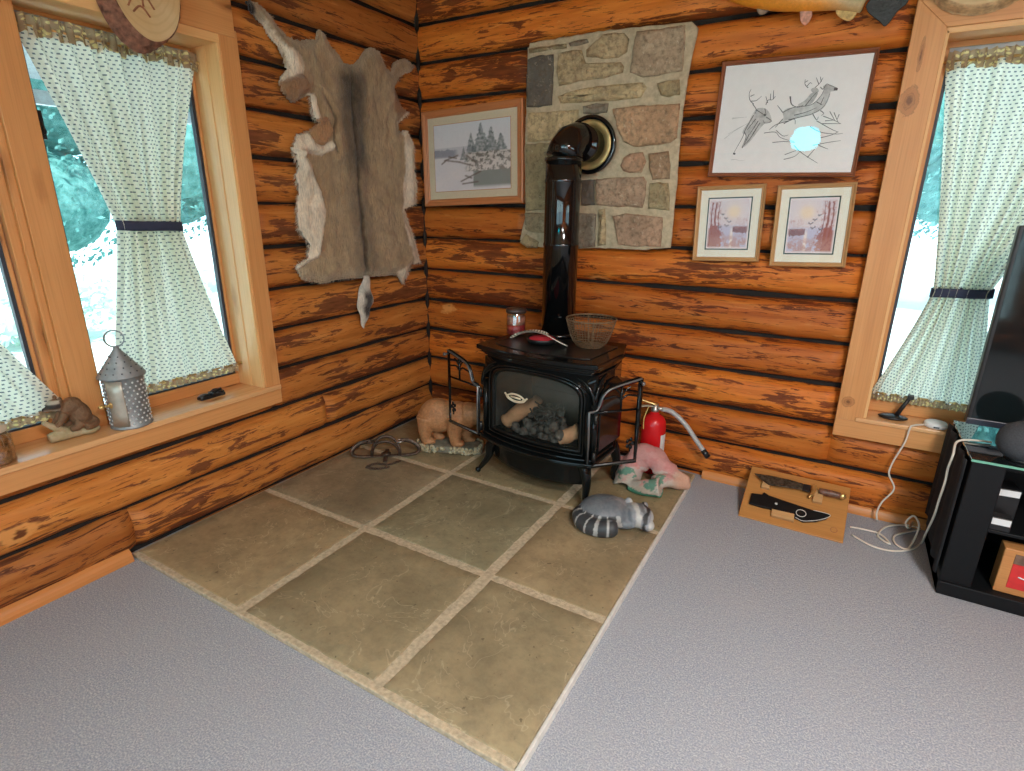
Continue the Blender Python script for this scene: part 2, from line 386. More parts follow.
# window openings (inside the casings) and the outer edge of the casings
W1 = dict(u0=1.44, u1=3.00, z0=.60, z1=2.17); W1o = dict(u0=1.352, u1=3.09, z0=.497, z1=2.36)
W2 = dict(u0=2.772, u1=3.66, z0=.530, z1=2.187); W2o = dict(u0=2.655, u1=3.78, z0=.42, z1=2.314)
W3 = dict(u0=1.5, u1=3.3, z0=.9, z1=2.1)       # window of the right wall, out of frame
W4 = dict(u0=.4, u1=4.3, z0=.3, z1=2.35)       # unseen glazed doors behind the camera, widened to let in frontal fill
def log_wall(name, fr, length, holes, cores, du=.035, seed=0):
    """half-log wall. fr maps (u along, d out into the room, z) to the world"""
    mb = MB(); tones = []; rnd = random.Random(seed)
    k = 0
    nlog = int((CZ-Z0)/PITCH)+1
    # joints where two logs of a course butt
    for k in range(-1, nlog):
        za, zb = Z0+k*PITCH, Z0+(k+1)*PITCH
        cuts = {0., length}
        for h in holes:
            if h['z0'] < zb and h['z1'] > za: cuts |= {h['u0'], h['u1']}
        for (kk, uj) in JOINTS.get(name, []):
            if kk == k: cuts.add(uj)
        cuts = sorted(cuts)
        tone = rnd.random(); ou, ov = rnd.random()*40, rnd.random()*40
        for a, b in zip(cuts[:-1], cuts[1:]):
            if b-a < .01: continue
            if any(kk == k and abs(uj-a) < 1e-6 for kk, uj in JOINTS.get(name, [])): tone = rnd.random(); ou += 7.3
            zl, zh = za, zb; um = (a+b)/2
            for h in holes:
                if h['u0'] < um < h['u1']:
                    if h['z0'] > za and h['z0'] < zb: zh = h['z0']
                    elif h['z1'] > za and h['z1'] < zb: zl = h['z1']
                    elif h['z0'] <= za and h['z1'] >= zb: zl = zh = None
            if zl is None: continue
            n = max(2, int((b-a)/du)); nv = 16
            hw = PITCH/2-.004; zc = (za+zb)/2
            def fn(s, t, a=a, b=b, k=k, zl=zl, zh=zh, zc=zc, hw=hw):
                u = lerp(a, b, s)
                w1 = .004+.008*(noise.noise(Vector((u*1.7, k*3.1, seed)))+.55*noise.noise(Vector((u*7, k*5.1, seed+4))))
                w2 = .004+.008*(noise.noise(Vector((u*1.7, (k+1)*3.1, seed)))+.55*noise.noise(Vector((u*7, (k+1)*5.1, seed+4))))
                lo, hi = zc-hw+w1, zc+hw-w2
                # denser samples near the rounded shoulders
                tt = .5-.5*math.cos(PI*t)
                z = max(zl, min(zh, lerp(lo, hi, tt)))
                q = max(-1, min(1, (z-(lo+hi)/2)/((hi-lo)/2)))
                e = min(u-a, b-u); er = 1-.5*max(0, 1-e/.018)**2 if e < .018 else 1
                d = -.014+(.014+.060*er)*max(0, 1-abs(q)**3.4)**.5
                d += .007*fbm(u*2.2, z*9, k*2+seed)*(1-abs(q)**6)
                return fr @ Vector((u, d, z))
            n0 = len(mb.v)
            mb.grid(fn, n, nv, 0, lambda s, t, a=a, b=b, ou=ou, ov=ov: (lerp(a, b, s)+ou, t*.25+ov))
            tones += [tone]*(len(mb.v)-n0)
    # dark core behind the logs, built round the openings
    us = sorted({-.0, length} | {c['u0'] for c in cores} | {c['u1'] for c in cores})
    for a, b in zip(us[:-1], us[1:]):
        seg = [(0., CZ)]
        for c in cores:
            if c['u0'] < (a+b)/2 < c['u1']: seg = [(0., c['z0']), (c['z1'], CZ)]
        for z1, z2 in seg:
            n0 = len(mb.v); mb.box((a, -.15, z1), (b, .001, z2), 1)
            for i in range(n0, len(mb.v)): mb.v[i] = fr @ mb.v[i]
            tones += [0]*(len(mb.v)-n0)
    for (u0, u1, z0, z1, d) in FILL.get(name, []):
        n0 = len(mb.v); mb.box((u0, -.02, z0), (u1, d, z1), 2)
        for i in range(n0, len(mb.v)): mb.v[i] = fr @ mb.v[i]
        tones += [0]*(len(mb.v)-n0)
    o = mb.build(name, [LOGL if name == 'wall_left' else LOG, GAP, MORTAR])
    A = o.data.attributes.new('tone', 'FLOAT', 'POINT'); A.data.foreach_set('value', tones)
    tag(o, kind='structure'); return o
FILL = {'wall_back': [(.85, 1.71, 1.305, 2.35, .0695)]}
JOINTS = {'wall_left': [(0, 2.14), (1, 1.02)], 'wall_back': []}
frL = Matrix(((0, 1, 0, 0), (-1, 0, 0, 0), (0, 0, 1, 0), (0, 0, 0, 1)))            # u=-y, d=+x
frB = Matrix(((1, 0, 0, 0), (0, -1, 0, 0), (0, 0, 1, 0), (0, 0, 0, 1)))            # u=x, d=-y
frR = Matrix(((0, -1, 0, RX), (-1, 0, 0, 0), (0, 0, 1, 0), (0, 0, 0, 1)))
frF = Matrix(((1, 0, 0, 0), (0, 1, 0, FY), (0, 0, 1, 0), (0, 0, 0, 1)))
log_wall('wall_left', frL, -FY, [W1o], [dict(W1, z0=.57)], seed=3)
log_wall('wall_back', frB, RX, [W2o, dict(u0=.845, u1=1.715, z0=1.30, z1=2.355)], [dict(W2, z0=.505, u0=W2['u0']+.002, u1=W2['u1']-.002, z1=W2['z1']+.002)], seed=11)
log_wall('wall_right', frR, -FY, [W3], [W3], du=.15, seed=21)
log_wall('wall_front', frF, RX, [W4], [W4], du=.15, seed=31)
fl = MB().box((-.15, FY-.15, -.12), (RX+.15, .15, 0)); tag(fl.build('floor', CARPET), kind='structure')
ce = MB().box((-.15, FY-.15, CZ), (RX+.15, .15, CZ+.1)); tag(ce.build('ceiling', pine('ceiling_board', (.62, .36, .16), (.7, .43, .2), (.45, .22, .09))), kind='structure')
# corner bead between the two log walls
cb = MB().tube([(.052, -.052, .0), (.052, -.052, CZ)], .013, 8); tag(cb.build('trim_1', CORNER), kind='structure')
# quarter-round strips where the bottom logs meet the carpet
def qround(name, a, b, nrm, r=.04):
    a, b, nrm = Vector(a), Vector(b), Vector(nrm); mb = MB()
    pr = [(0, 0)]+[(r*math.cos(t*PI/12), r*1.2*math.sin(t*PI/12)) for t in range(7)]
    d = (b-a); L = d.length
    vs = []; uv = []
    for e, s in ((a, 0), (b, L)):
        for p, q in pr: vs.append(e+nrm*p+Vector((0, 0, q))); uv.append((s, p+q))
    n = len(pr)
    mb.add(vs, [(i, (i+1) % n, n+(i+1) % n, n+i) for i in range(n)]+[tuple(range(n)), tuple(range(2*n-1, n-1, -1))], 0, uv, False)
    tag(mb.build(name, STRIPWOOD), kind='structure')
STRIPWOOD = pine('strip_pine', (.56, .20, .05), (.66, .27, .08), (.4, .14, .03))
qround('baseboard_left', (.03, -2.185, 0), (.03, FY, 0), (1, 0, 0), .05)
qround('baseboard_back', (2.05, -.02, 0), (RX, -.02, 0), (0, -1, 0), .045)

# ------------------------------------------------------------------ windows
def P(mb, name, m, par, bev=.003, **k): return tag(mb.build(name, m, par, bevel=bev, **k), kind='structure')
win1 = thing('window_1', None, None, (0, -2.2, .6), kind='structure')
XF = .092
yo0, yo1, yi0, yi1 = -W1o['u0'], -W1o['u1'], -W1['u0'], -W1['u1']
P(MB().box((-.01, yi0, .575), (XF, yo0, W1o['z1']-.13), off=.31), 'side_casing', TRIM, win1)
P(MB().box((-.01, yo1, .575), (XF, yi1, W1o['z1']-.13), off=2.2), 'side_casing', TRIM, win1)
P(MB().box((-.01, yo1, W1['z1']+.03), (XF+.004, yo0-.012, W1o['z1']), off=4.3), 'head_casing', TRIM, win1)
P(MB().box((-.01, yo1-.0, .497), (XF, yo0, .575), off=5.6), 'apron', TRIM, win1)
P(MB().box((-.16, yo1+.01, .575), (XF+.012, yo0-.004, .601), off=6.7), 'sill', SILLW, win1, .004)
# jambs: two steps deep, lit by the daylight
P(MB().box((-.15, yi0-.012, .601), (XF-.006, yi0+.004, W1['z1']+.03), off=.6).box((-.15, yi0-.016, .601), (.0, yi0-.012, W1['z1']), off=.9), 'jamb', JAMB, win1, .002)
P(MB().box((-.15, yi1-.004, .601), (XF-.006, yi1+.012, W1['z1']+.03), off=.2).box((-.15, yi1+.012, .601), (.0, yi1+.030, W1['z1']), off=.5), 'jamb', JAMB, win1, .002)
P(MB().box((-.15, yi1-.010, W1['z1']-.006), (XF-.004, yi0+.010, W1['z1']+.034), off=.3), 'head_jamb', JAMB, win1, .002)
yM = [at(0, -.04, 80, 300).y, at(0, -.04, 29, 300).y]
P(MB().box((-.15, yM[1]+.055, .601), (-.035, yM[0], W1['z1']+.01), off=1.3).box((-.15, yM[1]+.03, .601), (-.05, yM[1]+.055, W1['z1']+.01), off=1.9)
  .box((-.15, yM[1], .601), (-.07, yM[1]+.03, W1['z1']+.01), off=2.9), 'mullion', TRIM, win1, .003)
def sash(par, fr, u0, u1, z0, z1, x0, x1, w=.05, wb=.05, glassx=None):
    """timber sash with dark gasket and a pane; fr maps (u, d, z)"""
    def B(mb, a, b, **k):
        n0 = len(mb.v); mb.box(a, b, **k)
        for i in range(n0, len(mb.v)): mb.v[i] = fr @ mb.v[i]
    f = MB()
    B(f, (u0, x0, z0), (u1, x1, z0+wb)); B(f, (u0, x0, z1-w), (u1, x1, z1), off=3)
    B(f, (u0, x0, z0+wb), (u0+w, x1, z1-w), off=5); B(f, (u1-w, x0, z0+wb), (u1, x1, z1-w), off=7)
    P(f, 'sash_frame', SASHW, par, .003)
    g = MB(); e = .008
    a0, a1, b0, b1 = u0+w, u1-w, z0+wb, z1-w
    B(g, (a0-.002, x0+.01, b0), (a0+e*1.6, x1-.008, b1)); B(g, (a1-e*1.6, x0+.01, b0), (a1+.002, x1-.008, b1))
    B(g, (a0, x0+.01, b0-.002), (a1, x1-.008, b0+e))
    P(g, 'gasket', GASKET, par, 0)
    g = MB(); B(g, (a0, x0+.01, b1-.03), (a1, x1-.006, b1+.002)); P(g, 'blind_track', WINMETAL, par, .002)
    q = MB(); gx = (x0+x1)/2-.004
    B(q, (a0, gx-.002, b0), (a1, gx+.002, b1)); P(q, 'pane', PANE, par, 0)
SASHW = TRIM
sash(win1, frL, -yi0+.018, -yM[0]-.001, .602, W1['z1']-.006, -.14, -.095, w=.014, wb=.055)
sash(win1, frL, -yM[1]+.004, -yi1-.034, .602, W1['z1']-.006, -.14, -.095, w=.014, wb=.055)
# fold-away crank on the sill and a sash lock on the stile
hc = at(2, .606, 212, 396)
cr = MB().box((hc.x-.018, hc.y-.065, .601), (hc.x+.018, hc.y+.06, .615)).ell((hc.x, hc.y-.04, .616), (.016, .03, .012)).ell((hc.x, hc.y+.038, .616), (.016, .028, .013))
cr.box((hc.x-.012, hc.y-.012, .612), (hc.x+.03, hc.y+.012, .628))
cr.tube([(hc.x, hc.y-.02, .616), (hc.x+.004, hc.y+.01, .634), (hc.x, hc.y+.05, .63)], [.007, .008, .009], 8)
P(cr, 'crank_handle', BLACKP, win1, .002)
lk = at(0, -.09, 39, 125)
P(MB().box((-.096, lk.y-.012, lk.z-.05), (-.075, lk.y+.012, lk.z+.05)).tube([(-.078, lk.y, lk.z+.01), (-.055, lk.y, lk.z-.03)], .008, 8), 'sash_lock', BLACKP, win1, .002)
win2 = thing('window_2', None, None, (3.2, 0, .556), kind='structure')
YF2 = -.092
ZM = W2['z1']+.01
def mitre(poly, name, off):
    mb = MB().prism(poly, YF2-.01, Matrix(((1, 0, 0, 0), (0, 0, 1, .01), (0, 1, 0, 0), (0, 0, 0, 1))), off=off)
    if name == 'side_casing': mb.uv = [[(b, a) for a, b in q] for q in mb.uv]
    P(mb, name, TRIM2, win2, .002)
mitre([(W2o['u0'], .51), (W2['u0'], .51), (W2['u0'], ZM), (W2o['u0'], W2o['z1'])], 'side_casing', 11.2)
mitre([(W2['u1'], .51), (W2o['u1'], .51), (W2o['u1'], W2o['z1']), (W2['u1'], ZM)], 'side_casing', 12)
mitre([(W2['u0'], ZM), (W2['u1'], ZM), (W2o['u1'], W2o['z1']), (W2o['u0'], W2o['z1'])], 'head_casing', 13.4)
P(MB().box((W2o['u0'], YF2, .42), (W2o['u1'], .01, .51), off=14.1), 'apron', TRIM2, win2)
P(MB().box((W2o['u0']+.085, YF2-.008, .51), (W2o['u1']-.04, .15, .530), off=15), 'sill', SILLW, win2, .003)
P(MB().box((W2['u0']-.004, YF2+.006, .530), (W2['u0']+.012, .15, W2['z1']), off=.4), 'jamb', JAMB, win2, .002)
P(MB().box((W2['u1']-.012, YF2+.006, .530), (W2['u1']+.004, .15, W2['z1']), off=.8), 'jamb', JAMB, win2, .002)
P(MB().box((W2['u0'], YF2+.006, W2['z1']-.012), (W2['u1'], .15, W2['z1']+.01), off=.7), 'head_jamb', JAMB, win2, .002)
sash(win2, frB, W2['u0']+.014, W2['u1']-.014, .531, W2['z1']-.012, -.115, -.065, w=.022, wb=.06)
# openings out of frame: plain timber frames and panes
for nm, fr, W in (('window_3', frR, W3), ('fill_door_1', frF, W4)):
    w = thing(nm, None, None, fr @ Vector(((W['u0']+W['u1'])/2, 0, W['z0'])), kind='structure')
    um = (W['u0']+W['u1'])/2
    sash(w, fr, W['u0'], um, W['z0'], W['z1'], -.10, -.04, w=.06, wb=.06); sash(w, fr, um, W['u1'], W['z0'], W['z1'], -.10, -.04, w=.06, wb=.06)

# ------------------------------------------------------------------ curtains
def curtain(name, label, fr, d0, top, tie, bot, zs, nfold, group=None, closed_left=False, par=None):
    """top/tie/bot: (u0,u1) extents at heights zs=(z_top,z_tie,z_bottom)"""
    zt, zm, zb = zs
    W = (top[1]-top[0])*1.55
    c = fr @ Vector(((top[0]+top[1])/2, d0, zm))
    t = thing(name, label, 'curtain', c, group=group)
    rnd = random.Random(41+int(top[0]*100)); ph = [rnd.uniform(-.25, .25) for _ in range(nfold+2)]
    def ext(z):
        if z >= zm:
            s = (z-zm)/(zt-zm); e = s**.8 if s < 1 else 1
            e = .12*s+.88*(s**1.15)
            return lerp(tie[0], top[0], e), lerp(tie[1], top[1], e), s
        s = (zm-z)/(zm-zb); e = .25*s+.75*(s**1.2)*(1 if s < 1 else 1)
        e = 1-(1-s)**1.35*1.0 if False else e
        return lerp(tie[0], bot[0], e), lerp(tie[1], bot[1], e), s
    def surf(s, t, za=zt, zb_=zb, off=0):
        z = lerp(za, zb_, t); a, b, q = ext(z)
        w = b-a; x = s*nfold; i = int(min(x, nfold-1)); p = s+(.25/nfold)*math.sin(2*PI*s*1.7+ph[i])*0
        amp = min(.032, .42*W*.5/nfold*math.sqrt(max(.05, 1-(w/W)**2)))
        amp *= .55+.45*(1-min(1, q)) if z > zm else .6+.4*(1-q)
        wob = .6*math.sin(2*PI*s*2.3+z*2.1)+.5*math.sin(s*11+ph[0]*9)
        d = amp*math.sin(2*PI*s*nfold+wob*2)+amp*.3*math.sin(4*PI*s*nfold+z*4+1)
        u = a+w*(s+.012*math.sin(2*PI*s*nfold*2+1)*(1-q))
        sag = 0
        if z < zm: sag = -.0*s
        return fr @ Vector((u, d0+d+off, z+sag))
    mb = MB(); mb.grid(lambda s, t: surf(s, t), nfold*12, 90, 0, lambda s, t: (s*W, t*(zt-zb)))
    mb.build('cloth', CURTAIN, t)
    # floral ruffles above the rod pocket and below the hem
    r = MB()
    r.grid(lambda s, t: fr @ Vector((lerp(top[0], top[1], s)+.004*math.sin(s*170), d0+.010*math.sin(2*PI*s*nfold*2)+.008, zt+.040-.004*math.sin(s*150)-t*(.066+.008*math.sin(s*43)+.005*math.sin(s*97)))), nfold*14, 5, 0, lambda s, t: (s*W, t*.09))
    r.build('top_ruffle', BORDER, t)
    r = MB()
    r.grid(lambda s, t: fr @ Vector((lerp(bot[0], bot[1], s), d0+.010*math.sin(2*PI*s*nfold*2)+.009, zb+.008+.006*math.sin(s*61)*(1-t)-t*.036)), nfold*14, 4, 0, lambda s, t: (s*W, t*.05+.4))
    r.build('bottom_ruffle', BORDER, t)
    # tie band wrapped round the waist
    k = MB(); a, b = tie; hw = (b-a)/2+.006; cx = (a+b)/2; ring = 40
    def band(s, t_):
        an = 2*PI*s; return fr @ Vector((cx+hw*math.copysign(abs(math.cos(an))**.55, math.cos(an)), d0+.030*math.copysign(abs(math.sin(an))**.55, math.sin(an)), zm+.020-.040*t_+.006*math.cos(an)))
    k.grid(band, ring, 3); k.build('tie_band', NAVY, t, solid=.003)
    return t
def rod(par, fr, u0, u1, d, z):
    mb = MB().tube([fr @ Vector((u0, d, z)), fr @ Vector((u1, d, z))], .005, 8)
    for q, sgn in ((u0, -1), (u1, 1)):
        mb.ell(fr @ Vector((q+sgn*.006, d, z)), (.012, .012, .012), n=10).tube([fr @ Vector((q, d, z)), fr @ Vector((q, d-.045, z))], .006, 8)
    P(mb, 'curtain_rod', BRASS, par, 0)
D1 = -.062
pt = lambda x, y: -at(0, D1, x, y).y
zt1, zm1, zb1 = at(0, D1, 105, 44).z, at(0, D1, 150, 226).z, .712
curtain('curtain', 'cream dash-patterned curtain with navy tie on the sash behind the tin lantern', frL, D1, (pt(195, 55), pt(14, 30)), (pt(180, 226), pt(119, 226)), (pt(238, 372), pt(114, 388)), (zt1, zm1, zb1), 9)
curtain('curtain', 'cream dash-patterned curtain cut by the photo edge, above the figurine and amber jar', frL, D1, (-yM[1]+.04, -yi1-.05), (2.56, 2.80), (pt(66, 396), -yi1-.05), (zt1, zm1, zb1), 9)
rod(win1, frL, pt(196, 57), pt(14, 22), D1, zt1+.004)
rod(win1, frL, pt(243, 372), pt(98, 391), D1, zb1+.004)
rod(win1, frL, pt(70, 400), -yi1-.04, D1, zb1+.004)
D2 = .045
qt = lambda x, y: at(1, -D2, x, y).x
D2 = -.045
q2 = lambda x, y: at(1, .045, x, y).x
zt2, zm2, zb2 = at(1, .045, 960, 62).z, at(1, .045, 962, 293).z, at(1, .045, 920, 404).z+.022
curtain('curtain', 'cream dash-patterned curtain with navy tie, partly behind the black television', frB, D2, (q2(947, 60), 3.58), (q2(932, 293), q2(992, 293)), (q2(869, 396), q2(985, 415)), (zt2, zm2, zb2), 8)
rod(win2, frB, q2(940, 64), 3.60, D2, zt2+.004)
rod(win2, frB, q2(866, 395), 3.60, D2, zb2+.004)
# ------------------------------------------------------------------ outdoors and light
GZ = -.55
gm = NT('sunlit_yard'); gn = gm.noise(gm.obj(), .8, 5); GROUNDM = gm.done(gm.bsdf(gm.ramp(gn, (.4, (.72, .74, .72)), (.6, (.86, .87, .86))), .95))
tag(MB().box((-60, -60, GZ-.2), (60, 60, GZ)).build('ground_outside', GROUNDM), kind='structure')
def leafmat(name, a, b):
    t = NT(name); c = t.ramp(t.noise(t.obj(), 5, 5, .7), (.35, a), (.65, b))
    d = t.n('BsdfDiffuse', None, Color=c).outputs[0]; tr = t.n('BsdfTranslucent', None, Color=c).outputs[0]
    return t.done(t.n('MixShader', None, _0=.35, _1=d, _2=tr).outputs[0])
LEAF = leafmat('teal_leaves', (.05, .17, .155), (.20, .40, .375)); SHRUB = leafmat('pale_leaves', (.45, .62, .52), (.8, .88, .8))
BARKO = plain('tree_bark', (.16, .13, .10), .9)
def foliage(name, lumps, per, size, mat, label, kind='stuff', seed=1):
    rnd = random.Random(seed); mb = MB()
    for (c, r) in lumps:
        mb.ell(c, tuple(q*.74 for q in r), n=8)
        for _ in range(per):
            d = Vector((rnd.gauss(0, 1), rnd.gauss(0, 1), rnd.gauss(0, 1))).normalized()*rnd.uniform(.72, 1.)**.5
            p = Vector(c)+Vector((d.x*r[0], d.y*r[1], d.z*r[2]))
            n = Vector((rnd.gauss(0, 1), rnd.gauss(0, 1), rnd.gauss(0, 1))).normalized(); a = n.orthogonal().normalized(); b = n.cross(a)
            s = size*rnd.uniform(.6, 1.4)
            mb.add([p-a*s, p-b*s*.5, p+a*s, p+b*s*.5], [(0, 1, 2, 3)])
    return tag(mb.build(name, mat), label, 'trees' if kind == 'stuff' else 'shrub', kind=kind)
rnd = random.Random(5)
foliage('trees', [((-11+rnd.uniform(-1.5, 1.5), y+rnd.uniform(-.6, .6), rnd.uniform(1.5, 4.6)), (1.5, 1.5, 1.3)) for y in [-5+1.05*i for i in range(12)] for _ in range(3)], 900, .062, LEAF, 'hazy teal-green trees beyond the glass behind the tin lantern', seed=2)
foliage('trees', [((x+rnd.uniform(-.6, .6), 12+rnd.uniform(-1.5, 1.5), rnd.uniform(1.9, 5.0)), (1.5, 1.5, 1.3)) for x in [1+1.1*i for i in range(8)] for _ in range(3)], 900, .062, LEAF, 'hazy teal-blue trees beyond the window beside the deer print', seed=3)
foliage('shrub', [((-7.2, 1.9, .0), (.9, 1.2, .55)), ((-7.6, .2, .1), (.9, 1.0, .6)), ((-7.4, -1.4, -.1), (.9, 1.1, .5))], 420, .07, SHRUB, 'pale shrubs in the yard beyond the glass behind the lantern', seed=4)  # very pale green leaf colours
tag(MB().box((-3.0, .3, GZ), (6, 2.6, -.32)).build('porch_outside', plain('porch_boards', (.30, .42, .55), .8)), kind='structure')
zb_, zt_ = at(0, -1.25, 48, 105).z, at(0, -1.25, 48, 91).z
tag(MB().box((-1.25, -5.4, zt_+.05), (-.16, .6, zt_+.12)).box((-1.29, -5.4, zb_), (-1.25, .6, zt_), 1).build('roof_overhang', [plain('soffit', (.42, .42, .42), .9), plain('fascia_white', (.85, .85, .85), .7)]), kind='structure')
# world and sun
W = bpy.data.worlds.new('world'); SC.world = W; W.use_nodes = True; nt = W.node_tree; nt.nodes.clear()
bg = nt.nodes.new('ShaderNodeBackground'); wo = nt.nodes.new('ShaderNodeOutputWorld'); nt.links.new(bg.outputs[0], wo.inputs[0])
bg.inputs[0].default_value = (.72, .88, 1, 1); bg.inputs[1].default_value = 3.2
def light(name, typ, loc, energy, col=(1, 1, 1), rot=(0, 0, 0), **k):
    l = bpy.data.lights.new(name, typ); l.energy = energy; l.color = col
    for a, b in k.items():
        if a == 'portal': l.cycles.is_portal = b
        else: setattr(l, a, b)
    o = bpy.data.objects.new(name, l); COL.objects.link(o); o.location = loc; o.rotation_euler = rot; return o
s = light('sun', 'SUN', (6, -8, 12), 9.5, (1, .96, .88)); s.data.angle = .02
s.rotation_euler = Vector((-.55, .45, -.85)).to_track_quat('-Z', 'Y').to_euler()
# daylight portals in each opening (sampling guides only)
def portal(fr, Wd, nx):
    c = fr @ Vector(((Wd['u0']+Wd['u1'])/2, -.17, (Wd['z0']+Wd['z1'])/2)); o = light('daylight_portal', 'AREA', c, 1, shape='RECTANGLE', size=Wd['u1']-Wd['u0'], size_y=Wd['z1']-Wd['z0'], portal=True)
    o.rotation_euler = Vector(nx).to_track_quat('-Z', 'Z').to_euler()
portal(frL, W1, (1, 0, 0)); portal(frB, W2, (0, -1, 0)); portal(frR, W3, (-1, 0, 0)); portal(frF, W4, (0, 1, 0))
# fill lights added on the ceiling, out of view, to brighten the room
def ceiling_fill(x, y, e, label, r=.30):
    t = thing('ceiling_fill', label, 'fill light', (x, y, CZ))
    MB().lathe([(r+.03, -.03), (r+.03, 0)], Matrix.Translation((x, y, CZ)), 40).build('fill_body', BRASS, t)
    em = NT('fill_diffuser'); EM = em.done(em.n('Emission', None, Color=(1, .9, .76), Strength=3.0).outputs[0])
    MB().lathe([(0, -.07), (r*.6, -.062), (r, -.035), (r, -.03)], Matrix.Translation((x, y, CZ)), 40).build('diffuser', EM, t)
    l = light('ceiling_fill_light', 'AREA', (x, y, CZ-.08), e, (1, .98, .95), shape='DISK', size=r*2)
    l.parent = t; l.location = (0, 0, -.08)
ceiling_fill(4.0, -4.5, 85, 'added round fill light over the far side of the room from the stove')
ceiling_fill(3.7, -3.0, 80, 'added round fill light over the television side of the room')
vs = SC.view_settings; vs.view_transform = 'Standard'; vs.look = 'None'; vs.gamma = 1; vs.use_curve_mapping = False; vs.exposure = 0.12
SC.cycles.use_denoising = True; SC.cycles.max_bounces = 8; SC.cycles.transparent_max_bounces = 16; SC.cycles.caustics_reflective = False; SC.cycles.caustics_refractive = False
SC.cycles.sample_clamp_indirect = 4
# ------------------------------------------------------------------ hearth
def px2(ax, v, pts):
    return [at(ax, v, *q) for q in pts]
def relief(poly, fr, base, rise, seed, inset=.014, dome=.010, rough=.012, step=.02):
    """stone slab: outline in local (x,y), rises along local z with rounded arrises and an uneven face; returns MB pieces"""
    a = sum(poly[i][0]*poly[(i+1) % len(poly)][1]-poly[(i+1) % len(poly)][0]*poly[i][1] for i in range(len(poly)))
    if a < 0: poly = poly[::-1]
    R = []
    for i in range(len(poly)):
        p, q = Vector(poly[i][:2]), Vector(poly[(i+1) % len(poly)][:2]); n = max(1, int((q-p).length/step))
        for k in range(n): R.append(p+(q-p)*k/n)
    n = len(R); c = sum(R, Vector((0, 0)))/n
    R = [p+(p-c).normalized()*(.006*noise.noise(Vector((p.x*25+seed, p.y*25, 1)))) for p in R]
    # inward offset by bisector
    def ins(d):
        o = []
        for i in range(n):
            t = (R[(i+1) % n]-R[i-1]).normalized(); nn = Vector((-t.y, t.x)); o.append(R[i]+nn*d)
        return o
    rings = [(R, base), (R, base+rise*.55), (ins(inset*.4), base+rise*.9), (ins(inset), base+rise)]
    last = rings[-1][0]
    for s in (.72, .45, .2): rings.append(([c+(p-c)*s for p in last], base+rise+dome*(1-s)))
    vs = []; fs = []
    for k, (L, h) in enumerate(rings):
        for p in L: vs.append(fr @ Vector((p.x, p.y, h+(rough*fbm(p.x*7+seed, p.y*7, seed) if k > 2 else 0))))
    m = len(rings)
    for k in range(m-1):
        for i in range(n): fs.append((k*n+i, k*n+(i+1) % n, (k+1)*n+(i+1) % n, (k+1)*n+i))
    vs.append(fr @ Vector((c.x, c.y, base+rise+dome+rough*fbm(c.x*7+seed, c.y*7, seed)))); fs += [((m-1)*n+i, (m-1)*n+(i+1) % n, m*n) for i in range(n)]
    return vs, fs
HT = .026
hx = [.046, .785, 1.478, 2.012]; hy = [-2.168, -1.490, -.803, -.115]
hearth = thing('stone_hearth', 'low flagstone hearth of large brown slabs with pale grout under the black stove', 'hearth', (1.05, -1.1, 0))
MB().box((.042, -2.172, 0), (2.016, -.075, .021)).build('mortar_bed', GROUT, hearth, bevel=.004)
sl = MB(); cols = []; rnd = random.Random(4)
tones = {(0, 0): (1.12, 1.02, .88), (1, 0): (1.0, .96, .86), (2, 0): (.97, .93, .84), (0, 1): (.88, .84, .80), (1, 1): (.84, .87, .80), (2, 1): (1.02, .92, .8), (0, 2): (.85, .8, .7), (1, 2): (.85, .82, .7), (2, 2): (.95, .9, .76)}
for i in range(3):
    for j in range(3):
        g = .017
        x0 = hx[i]+(g if i else .004); x1 = hx[i+1]-(g if i < 2 else .003); y0 = hy[j]+(g if j else .020); y1 = hy[j+1]-(g if j < 2 else -.03)
        if i == 2: x0 += .012
        jit = lambda: rnd.uniform(-.005, .005)
        poly = [(x0+jit()*(i > 0), y0+jit()), (x1+jit()*(i < 2), y0+jit()), (x1+jit()*(i < 2), y1+jit()), (x0+jit()*(i > 0), y1+jit())]
        vs, fs = relief(poly, Matrix(), .004, HT-.004-.001, i*3+j, inset=.008, dome=0, rough=.0012, step=.03)
        sl.add(vs, fs); cols += [tones[(i, j)]]*len(vs)
sl.col = cols; sl.build('flagstones', SLAB, hearth)
MB().box((2.012, -2.176, 0), (2.024, -.20, .029)).build('edge_strip', STEEL, hearth, bevel=.002)
# ------------------------------------------------------------------ stone panel behind the flue
stw = thing('stonework', 'irregular tan stone and mortar panel set in the log wall around the flue', 'stone panel', (1.28, -.07, 1.28))
frY = Matrix(((1, 0, 0, 0), (0, 0, -1, 0), (0, 1, 0, 0), (0, 0, 0, 1)))   # local x,y,z -> world x, z, -y
def yz(pts, v=-.078): return [(p.x, p.z) for p in px2(1, v, pts)]
mo = [(530, 43), (560, 38), (610, 30), (692, 22), (699, 28), (691, 62), (687, 85), (683, 110), (679, 160), (674, 215), (671, 248), (640, 250), (600, 248), (560, 249), (532, 246), (520, 240), (526, 215), (525, 150), (527, 100)]
vs, fs = relief(yz(mo, -.072), frY, .069, .013, 50, inset=.012, dome=0, rough=.004, step=.03)
MB().add(vs, fs).build('mortar', MORTAR, stw)
A = lambda *q: [(515+.1855*x, 15+.1855*y) for x, y in q]
B = lambda *q: [(515+.1855*x, 130+.1855*y) for x, y in q]
TAN, BUFF, GRY, PINK, BRN, DGR, OLV = (.42, .33, .20), (.50, .40, .24), (.24, .21, .17), (.42, .26, .17), (.33, .22, .14), (.11, .10, .09), (.33, .27, .16)
